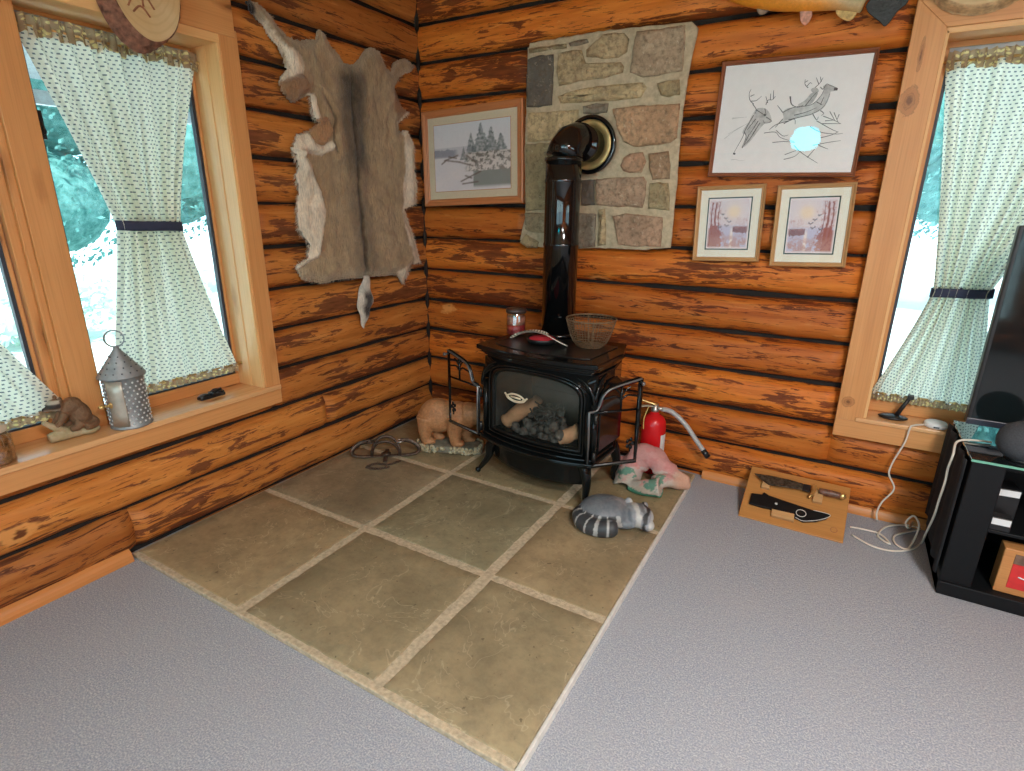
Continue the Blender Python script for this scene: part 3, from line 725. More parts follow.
stones = [(A((76, 184), (180, 166), (280, 156), (282, 180), (180, 192), (80, 208)), OLV), (A((292, 152), (350, 136), (392, 132), (400, 150), (345, 165), (300, 170)), GRY),
 (A((74, 240), (130, 222), (212, 212), (208, 350), (204, 488), (130, 498), (68, 498), (64, 360)), DGR),
 (A((238, 205), (300, 195), (362, 188), (372, 230), (384, 262), (480, 258), (578, 256), (592, 280), (584, 312), (480, 342), (380, 352), (240, 386), (228, 310)), TAN),
 (A((386, 190), (430, 150), (475, 108), (540, 98), (592, 98), (618, 130), (606, 200), (562, 232), (470, 236), (392, 226)), TAN),
 (A((662, 92), (790, 76), (922, 52), (916, 180), (904, 306), (800, 322), (690, 338), (622, 310), (640, 200), (646, 140)), (.40, .31, .22)),
 (A((232, 442), (300, 415), (392, 394), (540, 376), (692, 366), (712, 392), (680, 446), (540, 462), (400, 470), (250, 478)), BUFF),
 (A((770, 372), (830, 356), (892, 348), (890, 432), (830, 442), (786, 436)), OLV),
 ([(529, 113), (579, 110), (579, 125), (572, 140), (550, 141), (528, 142)], BUFF), (A((366, 492), (440, 480), (504, 478), (500, 528), (440, 536), (372, 532)), GRY),
 ([(613, 109), (640, 106), (680, 104), (679, 122), (677, 138), (671, 143), (650, 146), (634, 147), (624, 142), (617, 126)], (.44, .28, .17)),
 (B((62, 78), (190, 68), (184, 250), (180, 428), (62, 436)), OLV), (B((58, 445), (166, 450), (162, 556), (110, 556), (58, 535)), (.36, .30, .2)), (B((30, 605), (62, 560), (130, 604), (120, 638), (70, 634)), TAN),
 (B((570, 192), (590, 150), (620, 126), (690, 122), (712, 170), (682, 228), (620, 232), (586, 222)), PINK), (B((722, 130), (830, 112), (840, 190), (835, 262), (742, 270), (728, 200)), BRN),
 (B((726, 284), (830, 284), (835, 350), (832, 432), (720, 424), (722, 350)), OLV), (B((440, 266), (580, 256), (692, 254), (712, 280), (700, 360), (688, 418), (560, 414), (440, 404), (436, 330)), (.40, .28, .2)), (B((362, 272), (432, 268), (430, 330), (432, 404), (360, 408)), DGR),
 (B((352, 450), (440, 450), (438, 540), (434, 628), (342, 636)), GRY), (B((452, 432), (486, 422), (490, 520), (490, 618), (450, 622)), TAN),
 (B((530, 466), (600, 450), (800, 470), (796, 550), (788, 630), (680, 628), (560, 620), (545, 540)), (.40, .27, .19))]
st = MB(); cols = []
for i, (pl, c) in enumerate(stones):
    vs, fs = relief(yz(pl), frY, .074, .024, i*3.7, inset=.012, dome=.004, rough=.014, step=.022)
    st.add(vs, fs); cols += [c]*len(vs)
st.col = cols; st.build('stones', WSTONE, stw)
# ------------------------------------------------------------------ gas stove
SO = Vector((1.303, -.743, HT)); SR = math.radians(-5)
stove = thing('gas_stove', 'black enamelled cast-iron stove with arched glass front on the hearth', 'stove', SO, SR)
def SB(mb, name, mt, par=None, **k): return mb.build(name, mt, par or stove, world=False, **k)
def bow(u, d=.055, w=.33): return -d*max(0, 1-(u/w)**2)
def plan(w, d0, depth, b, n=24, back=None):
    """bowed-front plan outline: half width w, front at v=d0"""
    f = [(lerp(-w, w, i/n), d0+bow(lerp(-w, w, i/n), b, w)) for i in range(n+1)]
    bk = back or w
    return f+[(w, depth*.55), (bk, depth), (-bk, depth), (-w, depth*.55)]
def up(z): return Matrix.Translation((0, 0, z))
body = MB().prism(plan(.328, .02, .42, .03, back=.28), .072, up(.225)).prism(plan(.328, .02, .42, .03, back=.28), .012, up(.693))
body.prism([(-.328, .03), (-.328, .23), (-.28, .42), (.28, .42), (.328, .23), (.328, .03), (.316, .03), (.316, .225), (.272, .408), (-.272, .408), (-.316, .225), (-.316, .03)], .40, up(.295))
SB(body, 'body', ENAMEL, bevel=.006)
sk = MB()
def skf(s, t):
    u = lerp(-.30, .30, s); return Vector((u, .025+bow(u, .06, .30)+.012*(1-t), lerp(.115-.02*(1-(u/.30)**2), .232, t)))
sk.grid(skf, 24, 8); SB(sk, 'skirt', ENAMEL, solid=.012)
led = MB()
for w, d0, b, z, h in ((.335, -.005, .07, .222, .016), (.350, -.022, .075, .238, .014), (.358, -.030, .078, .252, .012), (.344, -.012, .07, .264, .014)): led.prism(plan(w, d0, .42, b, back=.28), h, up(z))
SB(led, 'ash_lip', ENAMEL, bevel=.005)
tp = MB()
for w, d0, b, z, h in ((.318, .0, .045, .705, .016), (.330, -.012, .05, .721, .014), (.342, -.024, .052, .735, .016), (.362, -.040, .055, .752, .026)): tp.prism(plan(w, d0, .44, b, back=.29), h, up(z))
SB(tp, 'top_plate', ENAMEL, bevel=.006)
gr = MB().prism([(-.285, .03), (-.25, .008), (-.12, -.02), (0, -.03), (.12, -.02), (.25, .008), (.285, .03), (.285, .34), (-.285, .34)], .004, up(.7785))
SB(gr, 'griddle_plate', CASTIRON, bevel=.002)
# arched front frame
N = 96
def arch(hw, zb, zs, zt, n=N):
    pts = []; per = [(-hw, zs), (-hw, zb), (hw, zb), (hw, zs)]
    q = n//4
    for i in range(q): pts.append((-hw, lerp(zs, zb, i/q)))
    for i in range(q): pts.append((lerp(-hw, hw, i/q), zb))
    for i in range(q): pts.append((hw, lerp(zb, zs, i/q)))
    for i in range(q):
        a = PI*i/q; c = math.cos(a); s_ = math.sin(a)
        pts.append((hw*math.copysign(abs(c)**.72, c), zs+(zt-zs)*s_**.62))
    return pts
def rectlike(hw, zb, zt, n=N):
    pts = []; q = n//4
    zs = .555
    for i in range(q): pts.append((-hw, lerp(zs, zb, i/q)))
    for i in range(q): pts.append((lerp(-hw, hw, i/q), zb))
    for i in range(q): pts.append((hw, lerp(zb, zs, i/q)))
    for i in range(q):
        a = PI*i/q; c, s_ = math.cos(a), math.sin(a); k = 1/max(abs(c), abs(s_))
        pts.append((hw*c*k if abs(c*k) <= 1 else hw, zs+(zt-zs)*s_*k))
    return pts
def vf(u, off): return off+bow(u, .055, .33)
ff = MB(); inn = arch(.262, .318, .555, .668); mid = arch(.280, .302, .56, .688); out = rectlike(.335, .275, .708)
n0 = len(inn); vs = []
for L, o in ((inn, .045), (inn, .006), (mid, -.004), (mid, .004), (out, .004), (out, .03)):
    for u, z in L: vs.append((u, vf(u, o), z))
ff.add(vs, [(k*n0+i, k*n0+(i+1) % n0, (k+1)*n0+(i+1) % n0, (k+1)*n0+i) for k in range(5) for i in range(n0)])
ff.tube([(u, vf(u, -.002), z) for u, z in arch(.292, .292, .565, .698)], .006, 8, closed=True)
SB(ff, 'front_frame', ENAMEL)
# fluted shoulders at the front corners and plain corner posts
for sg in (-1, 1):
    cp = MB().tube([(sg*.335, .012, .275), (sg*.335, .012, .56)], .019, 12)
    for k, r in enumerate((.13, .105, .08)):
        cp.tube([(sg*(.343-.0*k)-sg*r*(1-math.cos(a)), -.012+.004*k, .565+r*1.0*math.sin(a)) for a in [PI/2*i/8 for i in range(9)]], [.009]*9, 8)
        cp.tube([(sg*.343, -.005+r*.8*(1-math.cos(a)), .565+r*1.0*math.sin(a)) for a in [PI/2*i/8 for i in range(9)]], [.009]*9, 8)
    cp.box((sg*.340-.012, -.015, .545), (sg*.340+.012, .02, .572))
    SB(cp, 'corner_post', ENAMEL)
    pn = MB().prism([(0.07, .29), (.33, .29), (.33, .60), (.25, .655), (.15, .655), (.07, .60)], .012, Matrix(((0, 0, sg, sg*.326), (1, 0, 0, 0), (0, 1, 0, 0), (0, 0, 0, 1))))
    SB(pn, 'side_panel', ENAMEL, bevel=.005)
    for z in (.30, .50): SB(MB().tube([(sg*.355, -.014, z-.025), (sg*.355, -.014, z+.025)], .010, 10), 'hinge', CASTIRON)
# cabriole legs
for sx, v, sp in ((-1, .02, .112), (1, .02, .05), (-1, .34, .03), (1, .34, .03)):
    lg = MB().tube(spline([(sx*.285, v, .235), (sx*.305, v-.012 if v < .1 else v+.012, .185), (sx*.315, v-.016 if v < .1 else v+.016, .12), (sx*(.275+sp*.75), v-.02 if v < .1 else v+.02, .05), (sx*(.275+sp), v-.03 if v < .1 else v+.03, .013)], 6),
                   [lerp(.036, .011, min(1, i/21)) if i < 22 else .017 for i in range(25)], 12)
    SB(lg, 'leg', ENAMEL)
# firebox with ceramic logs and embers behind the smoky glass
fb = MB()
fb.prism([(-.268, .0), (-.208, .28), (.208, .28), (.268, .0), (.258, .0), (.20, .27), (-.20, .27), (-.258, .0)], .38, up(.30))
fb.box((-.26, .0, .295), (.26, .28, .305)); fb.box((-.2, .262, .49), (.2, .268, .496))
SB(fb, 'firebox', plain('firebrick_soot', (.05, .048, .044), .9, var=.3))
CERA = plain('ceramic_log', (.62, .36, .20), .8, var=.25, scale=14, bump=.4)
EMB = plain('grey_embers', (.10, .095, .085), .9, var=.5, scale=40, bump=.6)
for pts, r in (([(-.21, .035, .345), (-.12, .045, .425), (-.05, .04, .47), (-.015, .05, .515)], (.040, .044, .036, .030)), ([(.14, .02, .335), (.185, .035, .36), (.235, .05, .40)], (.036, .04, .034))):
    lgp = spline(pts, 5); k = len(lgp)-1
    lm = MB().tube(lgp, [r[min(len(r)-1, int(i/k*(len(r)-1)+.5))]*(1+.18*noise.noise(Vector((i*.9, r[0]*40, 0)))) for i in range(k+1)], 14)
    SB(lm, 'ceramic_log', CERA)
em = MB(); rnd = random.Random(8)
for _ in range(70): em.ell((rnd.uniform(-.14, .15), rnd.uniform(-.005, .10), .315+rnd.uniform(0, .12)*rnd.random()), (rnd.uniform(.016, .03),)*3, n=6)
for _ in range(14): em.tube(spline([(rnd.uniform(-.06, .15), rnd.uniform(.0, .05), .36+.15*rnd.random()) for _ in range(3)], 3), .0045, 6)
for _ in range(40): em.ell((rnd.uniform(-.06, .15), rnd.uniform(.02, .08), .36+.13*rnd.random()), (rnd.uniform(.010, .022),)*3, n=6)
SB(em, 'ember_bed', EMB)
gt = NT('smoky_glass'); gf = gt.bsdf(gt.ramp(gt.noise(gt.obj(), 5, 4), (.3, (.034, .037, .031)), (.7, (.06, .064, .053))), .12, 0, None, Specular_IOR_Level=.6)
gz = gt.n('SeparateXYZ', None, Vector=gt.obj()).outputs[2]
film = gt.ramp(gt.math('ADD', gz, gt.math('MULTIPLY', gt.noise(gt.obj(), 8, 3), .06)), (.50, .12), (.60, .80))
SMOKY = gt.done(gt.n('MixShader', None, _0=film, _1=gt.n('BsdfTransparent', None, Color=(.8, .8, .78)).outputs[0], _2=gf).outputs[0])
gl = MB(); ip = arch(.266, .314, .555, .672)
vs = [(u, vf(u, .016), z) for u, z in ip]+[(u*.5, vf(u*.5, .016), .49+(z-.49)*.5) for u, z in ip]+[(0, vf(0, .016), .49)]
gl.add(vs, [(i, (i+1) % n0, n0+(i+1) % n0, n0+i) for i in range(n0)]+[(n0+i, n0+(i+1) % n0, 2*n0) for i in range(n0)])
SB(gl, 'glass_front', SMOKY)
# oval maker's badge: a scrolled cream cartouche
bd = MB(); bz, bu = .527, -.098
CREAMB = plain('cream_badge', (.72, .62, .44), .5)
def bp(x, z, o=.006): return (bu+x, vf(bu+x, o), bz+z)
bd.tube([bp(.052*math.cos(a), .017*math.sin(a)) for a in [2*PI*i/28 for i in range(28)]], .0045, 6, closed=True)
bd.tube(spline([bp(-.076, .012), bp(-.06, .002), bp(-.03, .016), bp(0, .019), bp(.03, .016), bp(.06, .002), bp(.076, .012)], 5), .005, 6)
bd.tube(spline([bp(-.070, .006), bp(-.050, -.014), bp(0, -.024), bp(.050, -.014), bp(.070, .006)], 5), .004, 6)
bd.tube([bp(-.034, 0), bp(.034, 0)], .0055, 6, flat=.5)
SB(bd, 'badge', CREAMB)
# open screen doors
def door(sg, hx_, hv, ang, inner):
    d = bpy.data.objects.new('screen_door', None); COL.objects.link(d); d.parent = stove; d.location = (hx_, hv, 0); d.rotation_euler = (0, 0, ang)
    d.empty_display_size = .05
    w = .272
    topc = spline([(0, 0, .535), (.035, 0, .540), (.052, 0, .560), (.070, 0, .610), (.105, 0, .642), (.17, 0, .662), (w, 0, .684)], 6)
    loop = [(0, 0, .245), (0, 0, .39)]+topc+[(w, 0, .46), (w, 0, .245)]
    f = MB().tube(loop, .0085, 4, closed=True, up=(0, 1, 0), flat=1.7)
    DB = lambda mb, n, m: mb.build(n, m, d, world=False)
    DB(f, 'door_frame', ENAMEL)
    e = MB().tube([(p[0], -inner*.009, p[2]+.002) for p in [(0.004, 0, .25), (0.004, 0, .39)]+topc], .0055, 6)
    e.tube([(.004, -inner*.009, .252), (w, -inner*.009, .252)], .0055, 6)
    DB(e, 'worn_edge', EDGEIRON)  # lighter bars standing in for the reflection along the frame edges
    t = MB().tube([(0, 0, .528), (w, 0, .528)], .0065, 6)
    t.tube([(.172, 0, .528), (.172, 0, .66)], .006, 6)
    for s in (-1, 1): t.tube(spline([(.172, 0, .585), (.172+s*.03, 0, .605), (.172+s*.07, 0, .60), (.172+s*.092, 0, .575+.02)], 5), .0055, 6)
    for s in (-1, 1): t.tube(spline([(.172, 0, .60), (.172+s*.02, 0, .63), (.172+s*.045, 0, .648)], 5), .0045, 6)
    DB(t, 'tracery', ENAMEL); t = MB()
    for a in range(5): t.ell((w-.035+.016*math.cos(a*1.257), 0, .345+.022*math.sin(a*1.257)), (.010, .005, .012), n=8)
    t.tube([(w-.035, 0, .30), (w-.035, 0, .345)], .004, 6); t.tube([(w-.035, 0, .345), (w, 0, .345)], .004, 6)
    DB(t, 'rosette', ENAMEL)
    k = MB().tube([(w-.006, -inner*.008, .668), (w-.006, -inner*.03, .668)], .006, 8).ell((w-.006, -inner*.034, .668), (.011, .011, .011), n=10)
    DB(k, 'door_knob', EDGEIRON)
door(1, .322, -.030, math.radians(52), 1)
door(-1, -.366, -.016, math.radians(168), -1)
# ------------------------------------------------------------------ flue pipe
PX, PY, PR = 1.222, -.335, .094
pipe = thing('stove_pipe', 'glossy black flue pipe rising from the stove and elbowing into the stone panel', 'stove pipe', (PX, PY, HT+.78))
zt, zr = 1.735, 1.812
MB().lathe([(PR, HT+.783), (PR, 1.30), (PR+.003, 1.305), (PR+.003, 1.315), (PR, 1.32), (PR, 1.62), (PR+.003, 1.625), (PR+.003, 1.64), (PR, 1.645), (PR, zt)], Matrix.Translation((PX, PY, 0)), 48).build('pipe', PIPEM, pipe)
MB().lathe([(PR+.016, HT+.781), (PR+.016, HT+.80), (PR+.004, HT+.806)], Matrix.Translation((PX, PY, 0)), 48).build('pipe_collar', PIPEM, pipe)
el = MB(); pts = []; rs = []
ex = 1.258
for i in range(4):
    a = PI/2*i/3; pts.append(Vector((PX+(ex-PX)*i/3, PY+.105*(1-math.cos(a)), zt+.10*math.sin(a))))
# segmented elbow: short straight gores
el.tube([Vector((PX, PY, zt-.005)), Vector((PX, PY, zt+.012))], PR+.006, 40)
el.tube([Vector((PX, PY, zt+.01)), Vector((PX+.004, PY+.012, zt+.045)), Vector((PX+.012, PY+.05, zt+.083)), Vector((PX+.02, PY+.10, zt+.098)), Vector((ex, PY+.14, zt+.10))], PR, 40)
el.build('elbow', PIPEM, pipe)
RC = Vector((1.275, -.114, zt+.09))
frN = Matrix.Translation(RC) @ Euler((PI/2, 0, 0)).to_matrix().to_4x4()     # local z -> -y
MB().lathe([(PR*.94, .0), (PR*.94, .09), (PR*.97, .092), (PR*.97, .13)], frN, 40).build('wall_stub', PIPEM, pipe)
MB().lathe([(.148, .0), (.150, .02), (.146, .026), (.128, .026), (.126, .0)], frN, 48).build('thimble_ring', PIPEM, pipe)
MB().lathe([(.127, .0), (.127, .020), (.118, .024), (PR*.9, .021), (PR*.9, .0)], frN, 48).build('brass_collar', BRASSRING, pipe)
# ------------------------------------------------------------------ framed pictures
def PM(name, rough=.8): return vcol(name, rough, 0, 60, var=.05)
PAPER = plain('print_paper', (.92, .89, .86), .8, var=.02)
LINEN = plain('linen_mat', (.66, .55, .38), .9, var=.06, scale=150)
CREAMM = plain('cream_mat', (.80, .76, .62), .9, var=.03)
DKFR = pine('walnut_frame', (.25, .085, .04), (.33, .12, .055), (.12, .04, .02), .3)
OAKFR = pine('oak_frame', (.50, .27, .11), (.58, .34, .15), (.30, .14, .05), .35)
REDFR = pine('cherry_frame', (.48, .17, .06), (.58, .23, .09), (.28, .09, .03), .3)
ARTM = PM('printed_picture'); GREENLINE = plain('dark_green_line', (.03, .06, .05), .8)
INK = plain('pencil_grey', (.10, .10, .10), .9); WASH = plain('pencil_wash', (.60, .585, .56), .9, var=.2, scale=50); WASH2 = plain('pencil_shade', (.52, .51, .49), .9, var=.25, scale=60)
def picture(name, label, quad, y, lean, fw, fd, fm, matm, mat_w, art=None, group=None, line=None, na=(110, 80)):
    """quad: outer corners TL TR BR BL in the photograph; hangs at depth y, top leaning out"""
    q = [at(1, y, *p) for p in quad]
    c = sum(q, Vector())/4; w = ((q[1]-q[0]).length+(q[2]-q[3]).length)/2; h = ((q[0]-q[3]).length+(q[1]-q[2]).length)/2
    ang = (math.atan2(q[1].z-q[0].z, q[1].x-q[0].x)+math.atan2(q[2].z-q[3].z, q[2].x-q[3].x))/2
    t = thing(name, label, 'picture', c, group=group)
    F = Matrix.Translation(c) @ Matrix.Rotation(lean, 4, 'X') @ Matrix.Rotation(-ang, 4, 'Y') @ Matrix(((1, 0, 0, 0), (0, 0, -1, 0), (0, 1, 0, 0), (0, 0, 0, 1)))
    # mitred frame with a stepped profile
    prof = [(0, -fd), (0, 0), (fw*.18, .004), (fw*.45, .0), (fw*.62, -.005), (fw*.85, -.003), (fw, -.008), (fw, -fd)]
    fr = MB(); sides = [((-1, 1), (1, 1)), ((1, 1), (1, -1)), ((1, -1), (-1, -1)), ((-1, -1), (-1, 1))]
    for k, (a, b) in enumerate(sides):
        vs = []; uv = []
        for e in (a, b):
            for d, z in prof:
                vs.append(F @ Vector((e[0]*(w/2-d), e[1]*(h/2-d), z))); uv.append(((e[0]*w/2 if k % 2 == 0 else e[1]*h/2)+k*3, d+z))
        n = len(prof)
        fr.add(vs, [(i, i+1, n+i+1, n+i) for i in range(n-1)], 0, uv, False)
    fr.build('frame', fm, t)
    bk = MB(); n0 = 0; bk.box((-w/2+.004, -h/2+.004, -fd), (w/2-.004, h/2-.004, -fd+.004)); bk.v = [F @ v for v in bk.v]; bk.build('backing', plain('brown_backing', (.25, .18, .1), .9), t)
    iw, ih = w/2-fw*.8, h/2-fw*.8
    mb = MB(); mb.box((-iw, -ih, -.0125), (iw, ih, -.0105)); mb.v = [F @ v for v in mb.v]; mb.build('mat_board' if mat_w else 'paper', matm, t)
    aw, ah = iw-mat_w, ih-mat_w
    if art:
        if line:
            l = MB(); l.box((-aw-line, -ah-line, -.0105), (aw+line, ah+line, -.0098)); l.v = [F @ v for v in l.v]; l.build('inner_line', GREENLINE if line > .004 else REDFR, t)
        g = MB(); cols = []
        g.grid(lambda s, r: F @ Vector((lerp(-aw, aw, s), lerp(-ah, ah, r), -.0092)), *na)
        for i in range(na[0]+1):
            for j in range(na[1]+1): cols.append(art(i/na[0], j/na[1]))
        g.col = cols; g.build('artwork', ARTM, t)
    gl = MB(); gl.box((-iw, -ih, -.0072), (iw, ih, -.0060)); gl.v = [F @ v for v in gl.v]; gl.build('glass', PICGLASS if matm is PAPER else MATTEGLASS, t)
    return t, F, w, h
def nz(x, y, s=0.): return .5+.5*fbm(x, y, s, 5)
def winter(u, v):
    c = mixc((.80, .72, .70), (.66, .68, .72), v*1.1-.3)
    if v < .56: c = mixc((.78, .70, .69), (.70, .66, .68), nz(u*3, v*6, 2))
    tl = .60+.05*nz(u*9, 0, 5)
    if .50 < v < tl and u < .34: c = mixc(c, (.17, .17, .21), .85*sstep(.34, .26, u)*sstep(.49, .54, v))
    if .5 < v < .66 and u < .5: c = mixc(c, (.36, .36, .42), .4)
    for cx, top, wd, b in ((.63, .97, .13, .42), (.50, .84, .09, .42), (.76, .90, .11, .44), (.88, .80, .10, .45), (.40, .66, .04, .46)):
        if b < v < top:
            hw = wd*(1.05-(v-b)/(top-b))*(.75+.6*nz(u*14, v*26, cx*9))
            if abs(u-cx) < hw: c = mixc(c, (.12, .15, .15), .85*nz(u*30, v*30, 3)+.25)
    if u > .38 and .28 < v < .56: c = mixc(c, mixc((.75, .66, .60), (.18, .15, .12), sstep(.46, .6, nz(u*13, v*13, 8))), .8*sstep(.38, .5, u))
    if u > .52 and v < .28: c = mixc(c, (.20, .21, .18), .85*sstep(.50, .62, u+.15*nz(u*5, v*8, 4))*sstep(.02, .08, v))
    for a, b in (((.10, .42), (.16, .47)), ((.16, .47), (.34, .43)), ((.2, .52), (.30, .49)), ((.34, .43), (.52, .36)), ((.36, .14), (.62, .27)), ((.42, .22), (.5, .18)), ((.38, .10), (.58, .12)), ((.44, .52), (.56, .40)), ((.14, .47), (.32, .53))):
        d = segd(u, v, a, b)
        if d < .017: c = mixc(c, (.16, .11, .09), 1-d/.019)
    return c
def pond(flip):
    def f(u, v):
        if flip: u = 1-u
        c = mixc((.66, .56, .60), (.72, .66, .70), nz(u*2, v*2, 1))
        sd = math.hypot((u-.62)*1.0, (v-.74)*1.25); c = mixc(c, (.92, .72, .42), .95*sstep(.22, .05, sd)); c = mixc(c, (.82, .68, .60), .5*sstep(.45, .15, sd))
        if v < .48: c = mixc(c, (.50, .50, .66), .75*sstep(.5, .42, v)); c = mixc(c, (.86, .76, .70), .9*sstep(.05, .02, abs(u-.60))*sstep(.5, .3, v))
        w = nz(u*11, v*11, 4)
        tr = (.26, .07, .06)
        if v < .95 and abs(u-.17) < .15 and nz(u*16, v*12, 9) > .60: c = mixc(c, (.50, .24, .2), .6)
        for tx, r in ((.10, .020), (.19, .026), (.27, .012)):
            if v > .2 and abs(u-tx-.02*math.sin(v*7)) < r*(1.1-.4*v) and v < .93: c = mixc(c, tr, .85)
        if sstep(.46, .0, math.hypot((u-.08)*.9, v-.2)) > w*.75: c = mixc(c, (.36, .12, .10), .9)
        if v < .24+.12*w and w < .62: c = mixc(c, (.52, .27, .22), .75*sstep(.40, .1, v))
        if u > .62 and .30+.06*w < v < .42+.05*nz(u*9, 1): c = mixc(c, (.24, .09, .09), .9)
        if u > .66 and .40 < v < .62 and nz(u*20, v*20, 7) > .56: c = mixc(c, (.55, .32, .3), .6)
        for bx, by, s in ((.44, .60, .035), (.52, .53, .04), (.36, .68, .025), (.47, .45, .045), (.30, .43, .04)):
            d = min(segd(u, v, (bx-s, by+s*.7), (bx, by)), segd(u, v, (bx+s, by+s*.5), (bx, by)))
            if d < .013: c = mixc(c, (.18, .15, .18), .9)
        e = min(u, v, 1-u, 1-v); return mixc((.82, .76, .74), c, sstep(0, .06, e))
    return f
picture('framed_print', 'wide-mat winter landscape print in a cherry frame between the hide and the stone panel', [(418, 112), (521, 98), (524.5, 202), (428, 207)], -.095, math.radians(-2), .042, .026, REDFR, LINEN, .055, winter, line=.003)
picture('framed_print', 'small duck pond print in an oak frame, trees on its left, under the deer print', [(699, 187), (768, 183), (757, 262), (691, 260)], -.090, math.radians(-1.5), .020, .022, OAKFR, CREAMM, .046, pond(False), line=.006, na=(70, 80))
picture('framed_print', 'small duck pond print in an oak frame, tree on its right, nearer the window', [(777, 186), (857, 181), (846, 268), (770, 265)], -.090, math.radians(-1.5), .020, .022, OAKFR, CREAMM, .046, pond(True), line=.006, na=(70, 80))
dq = [(722, 62), (877, 46), (858, 177), (708, 176)]
dt, DF, dw, dh = picture('framed_print', 'large pencil drawing of leaping deer in a dark walnut frame', dq, -.092, math.radians(-2), .018, .024, DKFR, PAPER, 0)
# the drawing, stroke by stroke, lying on the paper
DFi = DF.inverted(); dn = (DF.to_3x3() @ Vector((0, 0, 1))).normalized(); dp0 = DF @ Vector((0, 0, -.0104))
def dpt(x, y):
    px, py = 700+.1881*x, 40+.1881*y
    d = _fw + CR*((px-512)/FOC) - CU*((py-385.5)/FOC); k = dn.dot(dp0-CAM)/dn.dot(d)
    p = DFi @ (CAM+d*k); return (p.x, p.y)
dr = MB()
def stroke(pts, w=.0016, mi=0, z=-.0093, taper=True):
    q = spline([(*dpt(*p), 0) for p in pts], 4); n = len(q)
    for i in range(n-1):
        a, b = q[i], q[i+1]; d = (b-a)
        if d.length < 1e-7: continue
        nn = Vector((-d.y, d.x, 0)).normalized()
        f0 = (1-.65*i/n) if taper else 1
        p = [a+nn*w*f0, b+nn*w*f0, b-nn*w*f0, a-nn*w*f0]
        dr.add([DF @ Vector((r.x, r.y, z)) for r in p], [(0, 1, 2, 3)], mi)
def wash(pts, mi=1, z=-.0098):
    q = spline([(*dpt(*p), 0) for p in pts], 4, True); c = sum(q, Vector())/len(q)
    vs = [DF @ Vector((p.x, p.y, z)) for p in q]; bm = bmesh.new()
    f = bm.faces.new([bm.verts.new(v) for v in vs]); r = bmesh.ops.triangulate(bm, faces=[f]); bm.verts.index_update()
    dr.add([v.co.copy() for v in bm.verts], [tuple(v.index for v in ff.verts) for ff in bm.faces], mi); bm.free()
# left buck
wash([(285, 385), (330, 360), (365, 380), (380, 430), (350, 440), (320, 470), (265, 540), (230, 570), (245, 510), (225, 490), (262, 430)])
wash([(295, 370), (330, 362), (350, 395), (340, 412), (310, 410), (290, 395)], 2, -.0096)
for s in ([(285, 340), (266, 320), (262, 285), (272, 262)], [(272, 325), (300, 322), (328, 298)], [(268, 300), (290, 290)], [(350, 345), (362, 320), (385, 318), (402, 298)], [(360, 335), (350, 300)], [(374, 320), (376, 285)], [(390, 315), (392, 268)]): stroke(s, .0017)
for s in ([(280, 340), (300, 372), (290, 395)], [(300, 372), (345, 400)], [(345, 365), (352, 400)], [(285, 400), (240, 480), (225, 520), (180, 600)], [(262, 500), (225, 575)], [(235, 490), (245, 515), (222, 572)], [(300, 470), (262, 530), (222, 572)], [(352, 410), (380, 432), (345, 442), (335, 425)], [(320, 440), (280, 500)], [(310, 430), (265, 500)], [(296, 420), (250, 480)]): stroke(s, .0018)
stroke([(176, 604), (188, 606)], .0035, taper=False); stroke([(340, 396), (350, 402)], .004, taper=False)
for s in ([(130, 525), (190, 480), (260, 440)], [(170, 415), (250, 410)], [(150, 500), (230, 455)], [(170, 420), (220, 412)]): stroke(s, .0012, 1)
# leaping pair
wash([(440, 385), (470, 362), (540, 355), (590, 345), (640, 300), (660, 262), (690, 250), (692, 290), (672, 340), (640, 375), (590, 395), (520, 410), (470, 425), (400, 450), (372, 475), (440, 420)])
wash([(520, 345), (560, 320), (590, 285), (625, 275), (620, 300), (590, 340), (545, 352)], 2, -.0096)
wash([(655, 245), (690, 238), (730, 258), (722, 268), (690, 275), (665, 268)], 2, -.0096)
wash([(590, 262), (615, 252), (632, 270), (620, 282), (598, 278)], 2, -.0096)
for s in ([(575, 255), (558, 235), (560, 210)], [(570, 245), (585, 228), (595, 232)], [(612, 252), (635, 232), (655, 200)], [(632, 236), (618, 200)], [(645, 222), (640, 195)], [(560, 225), (575, 215)]): stroke(s, .0016)
for s in ([(640, 250), (655, 262), (672, 235), (690, 240), (730, 256)], [(440, 385), (500, 358), (590, 345), (640, 300), (660, 262)], [(470, 425), (540, 408), (600, 392), (660, 350), (690, 285)], [(440, 385), (425, 365), (412, 348)], [(470, 430), (405, 450), (368, 478)], [(440, 420), (400, 465)], [(445, 445), (500, 420), (506, 448)], [(478, 300), (486, 340), (520, 358), (550, 345)], [(600, 395), (620, 425), (630, 408)], [(640, 375), (658, 390), (645, 402)], [(500, 400), (560, 385), (620, 360)], [(620, 330), (650, 345)], [(560, 350), (600, 300), (625, 275)], [(640, 345), (660, 300)]): stroke(s, .0018)
stroke([(712, 262), (732, 262)], .005, taper=False); stroke([(480, 300), (484, 335), (496, 352)], .003)
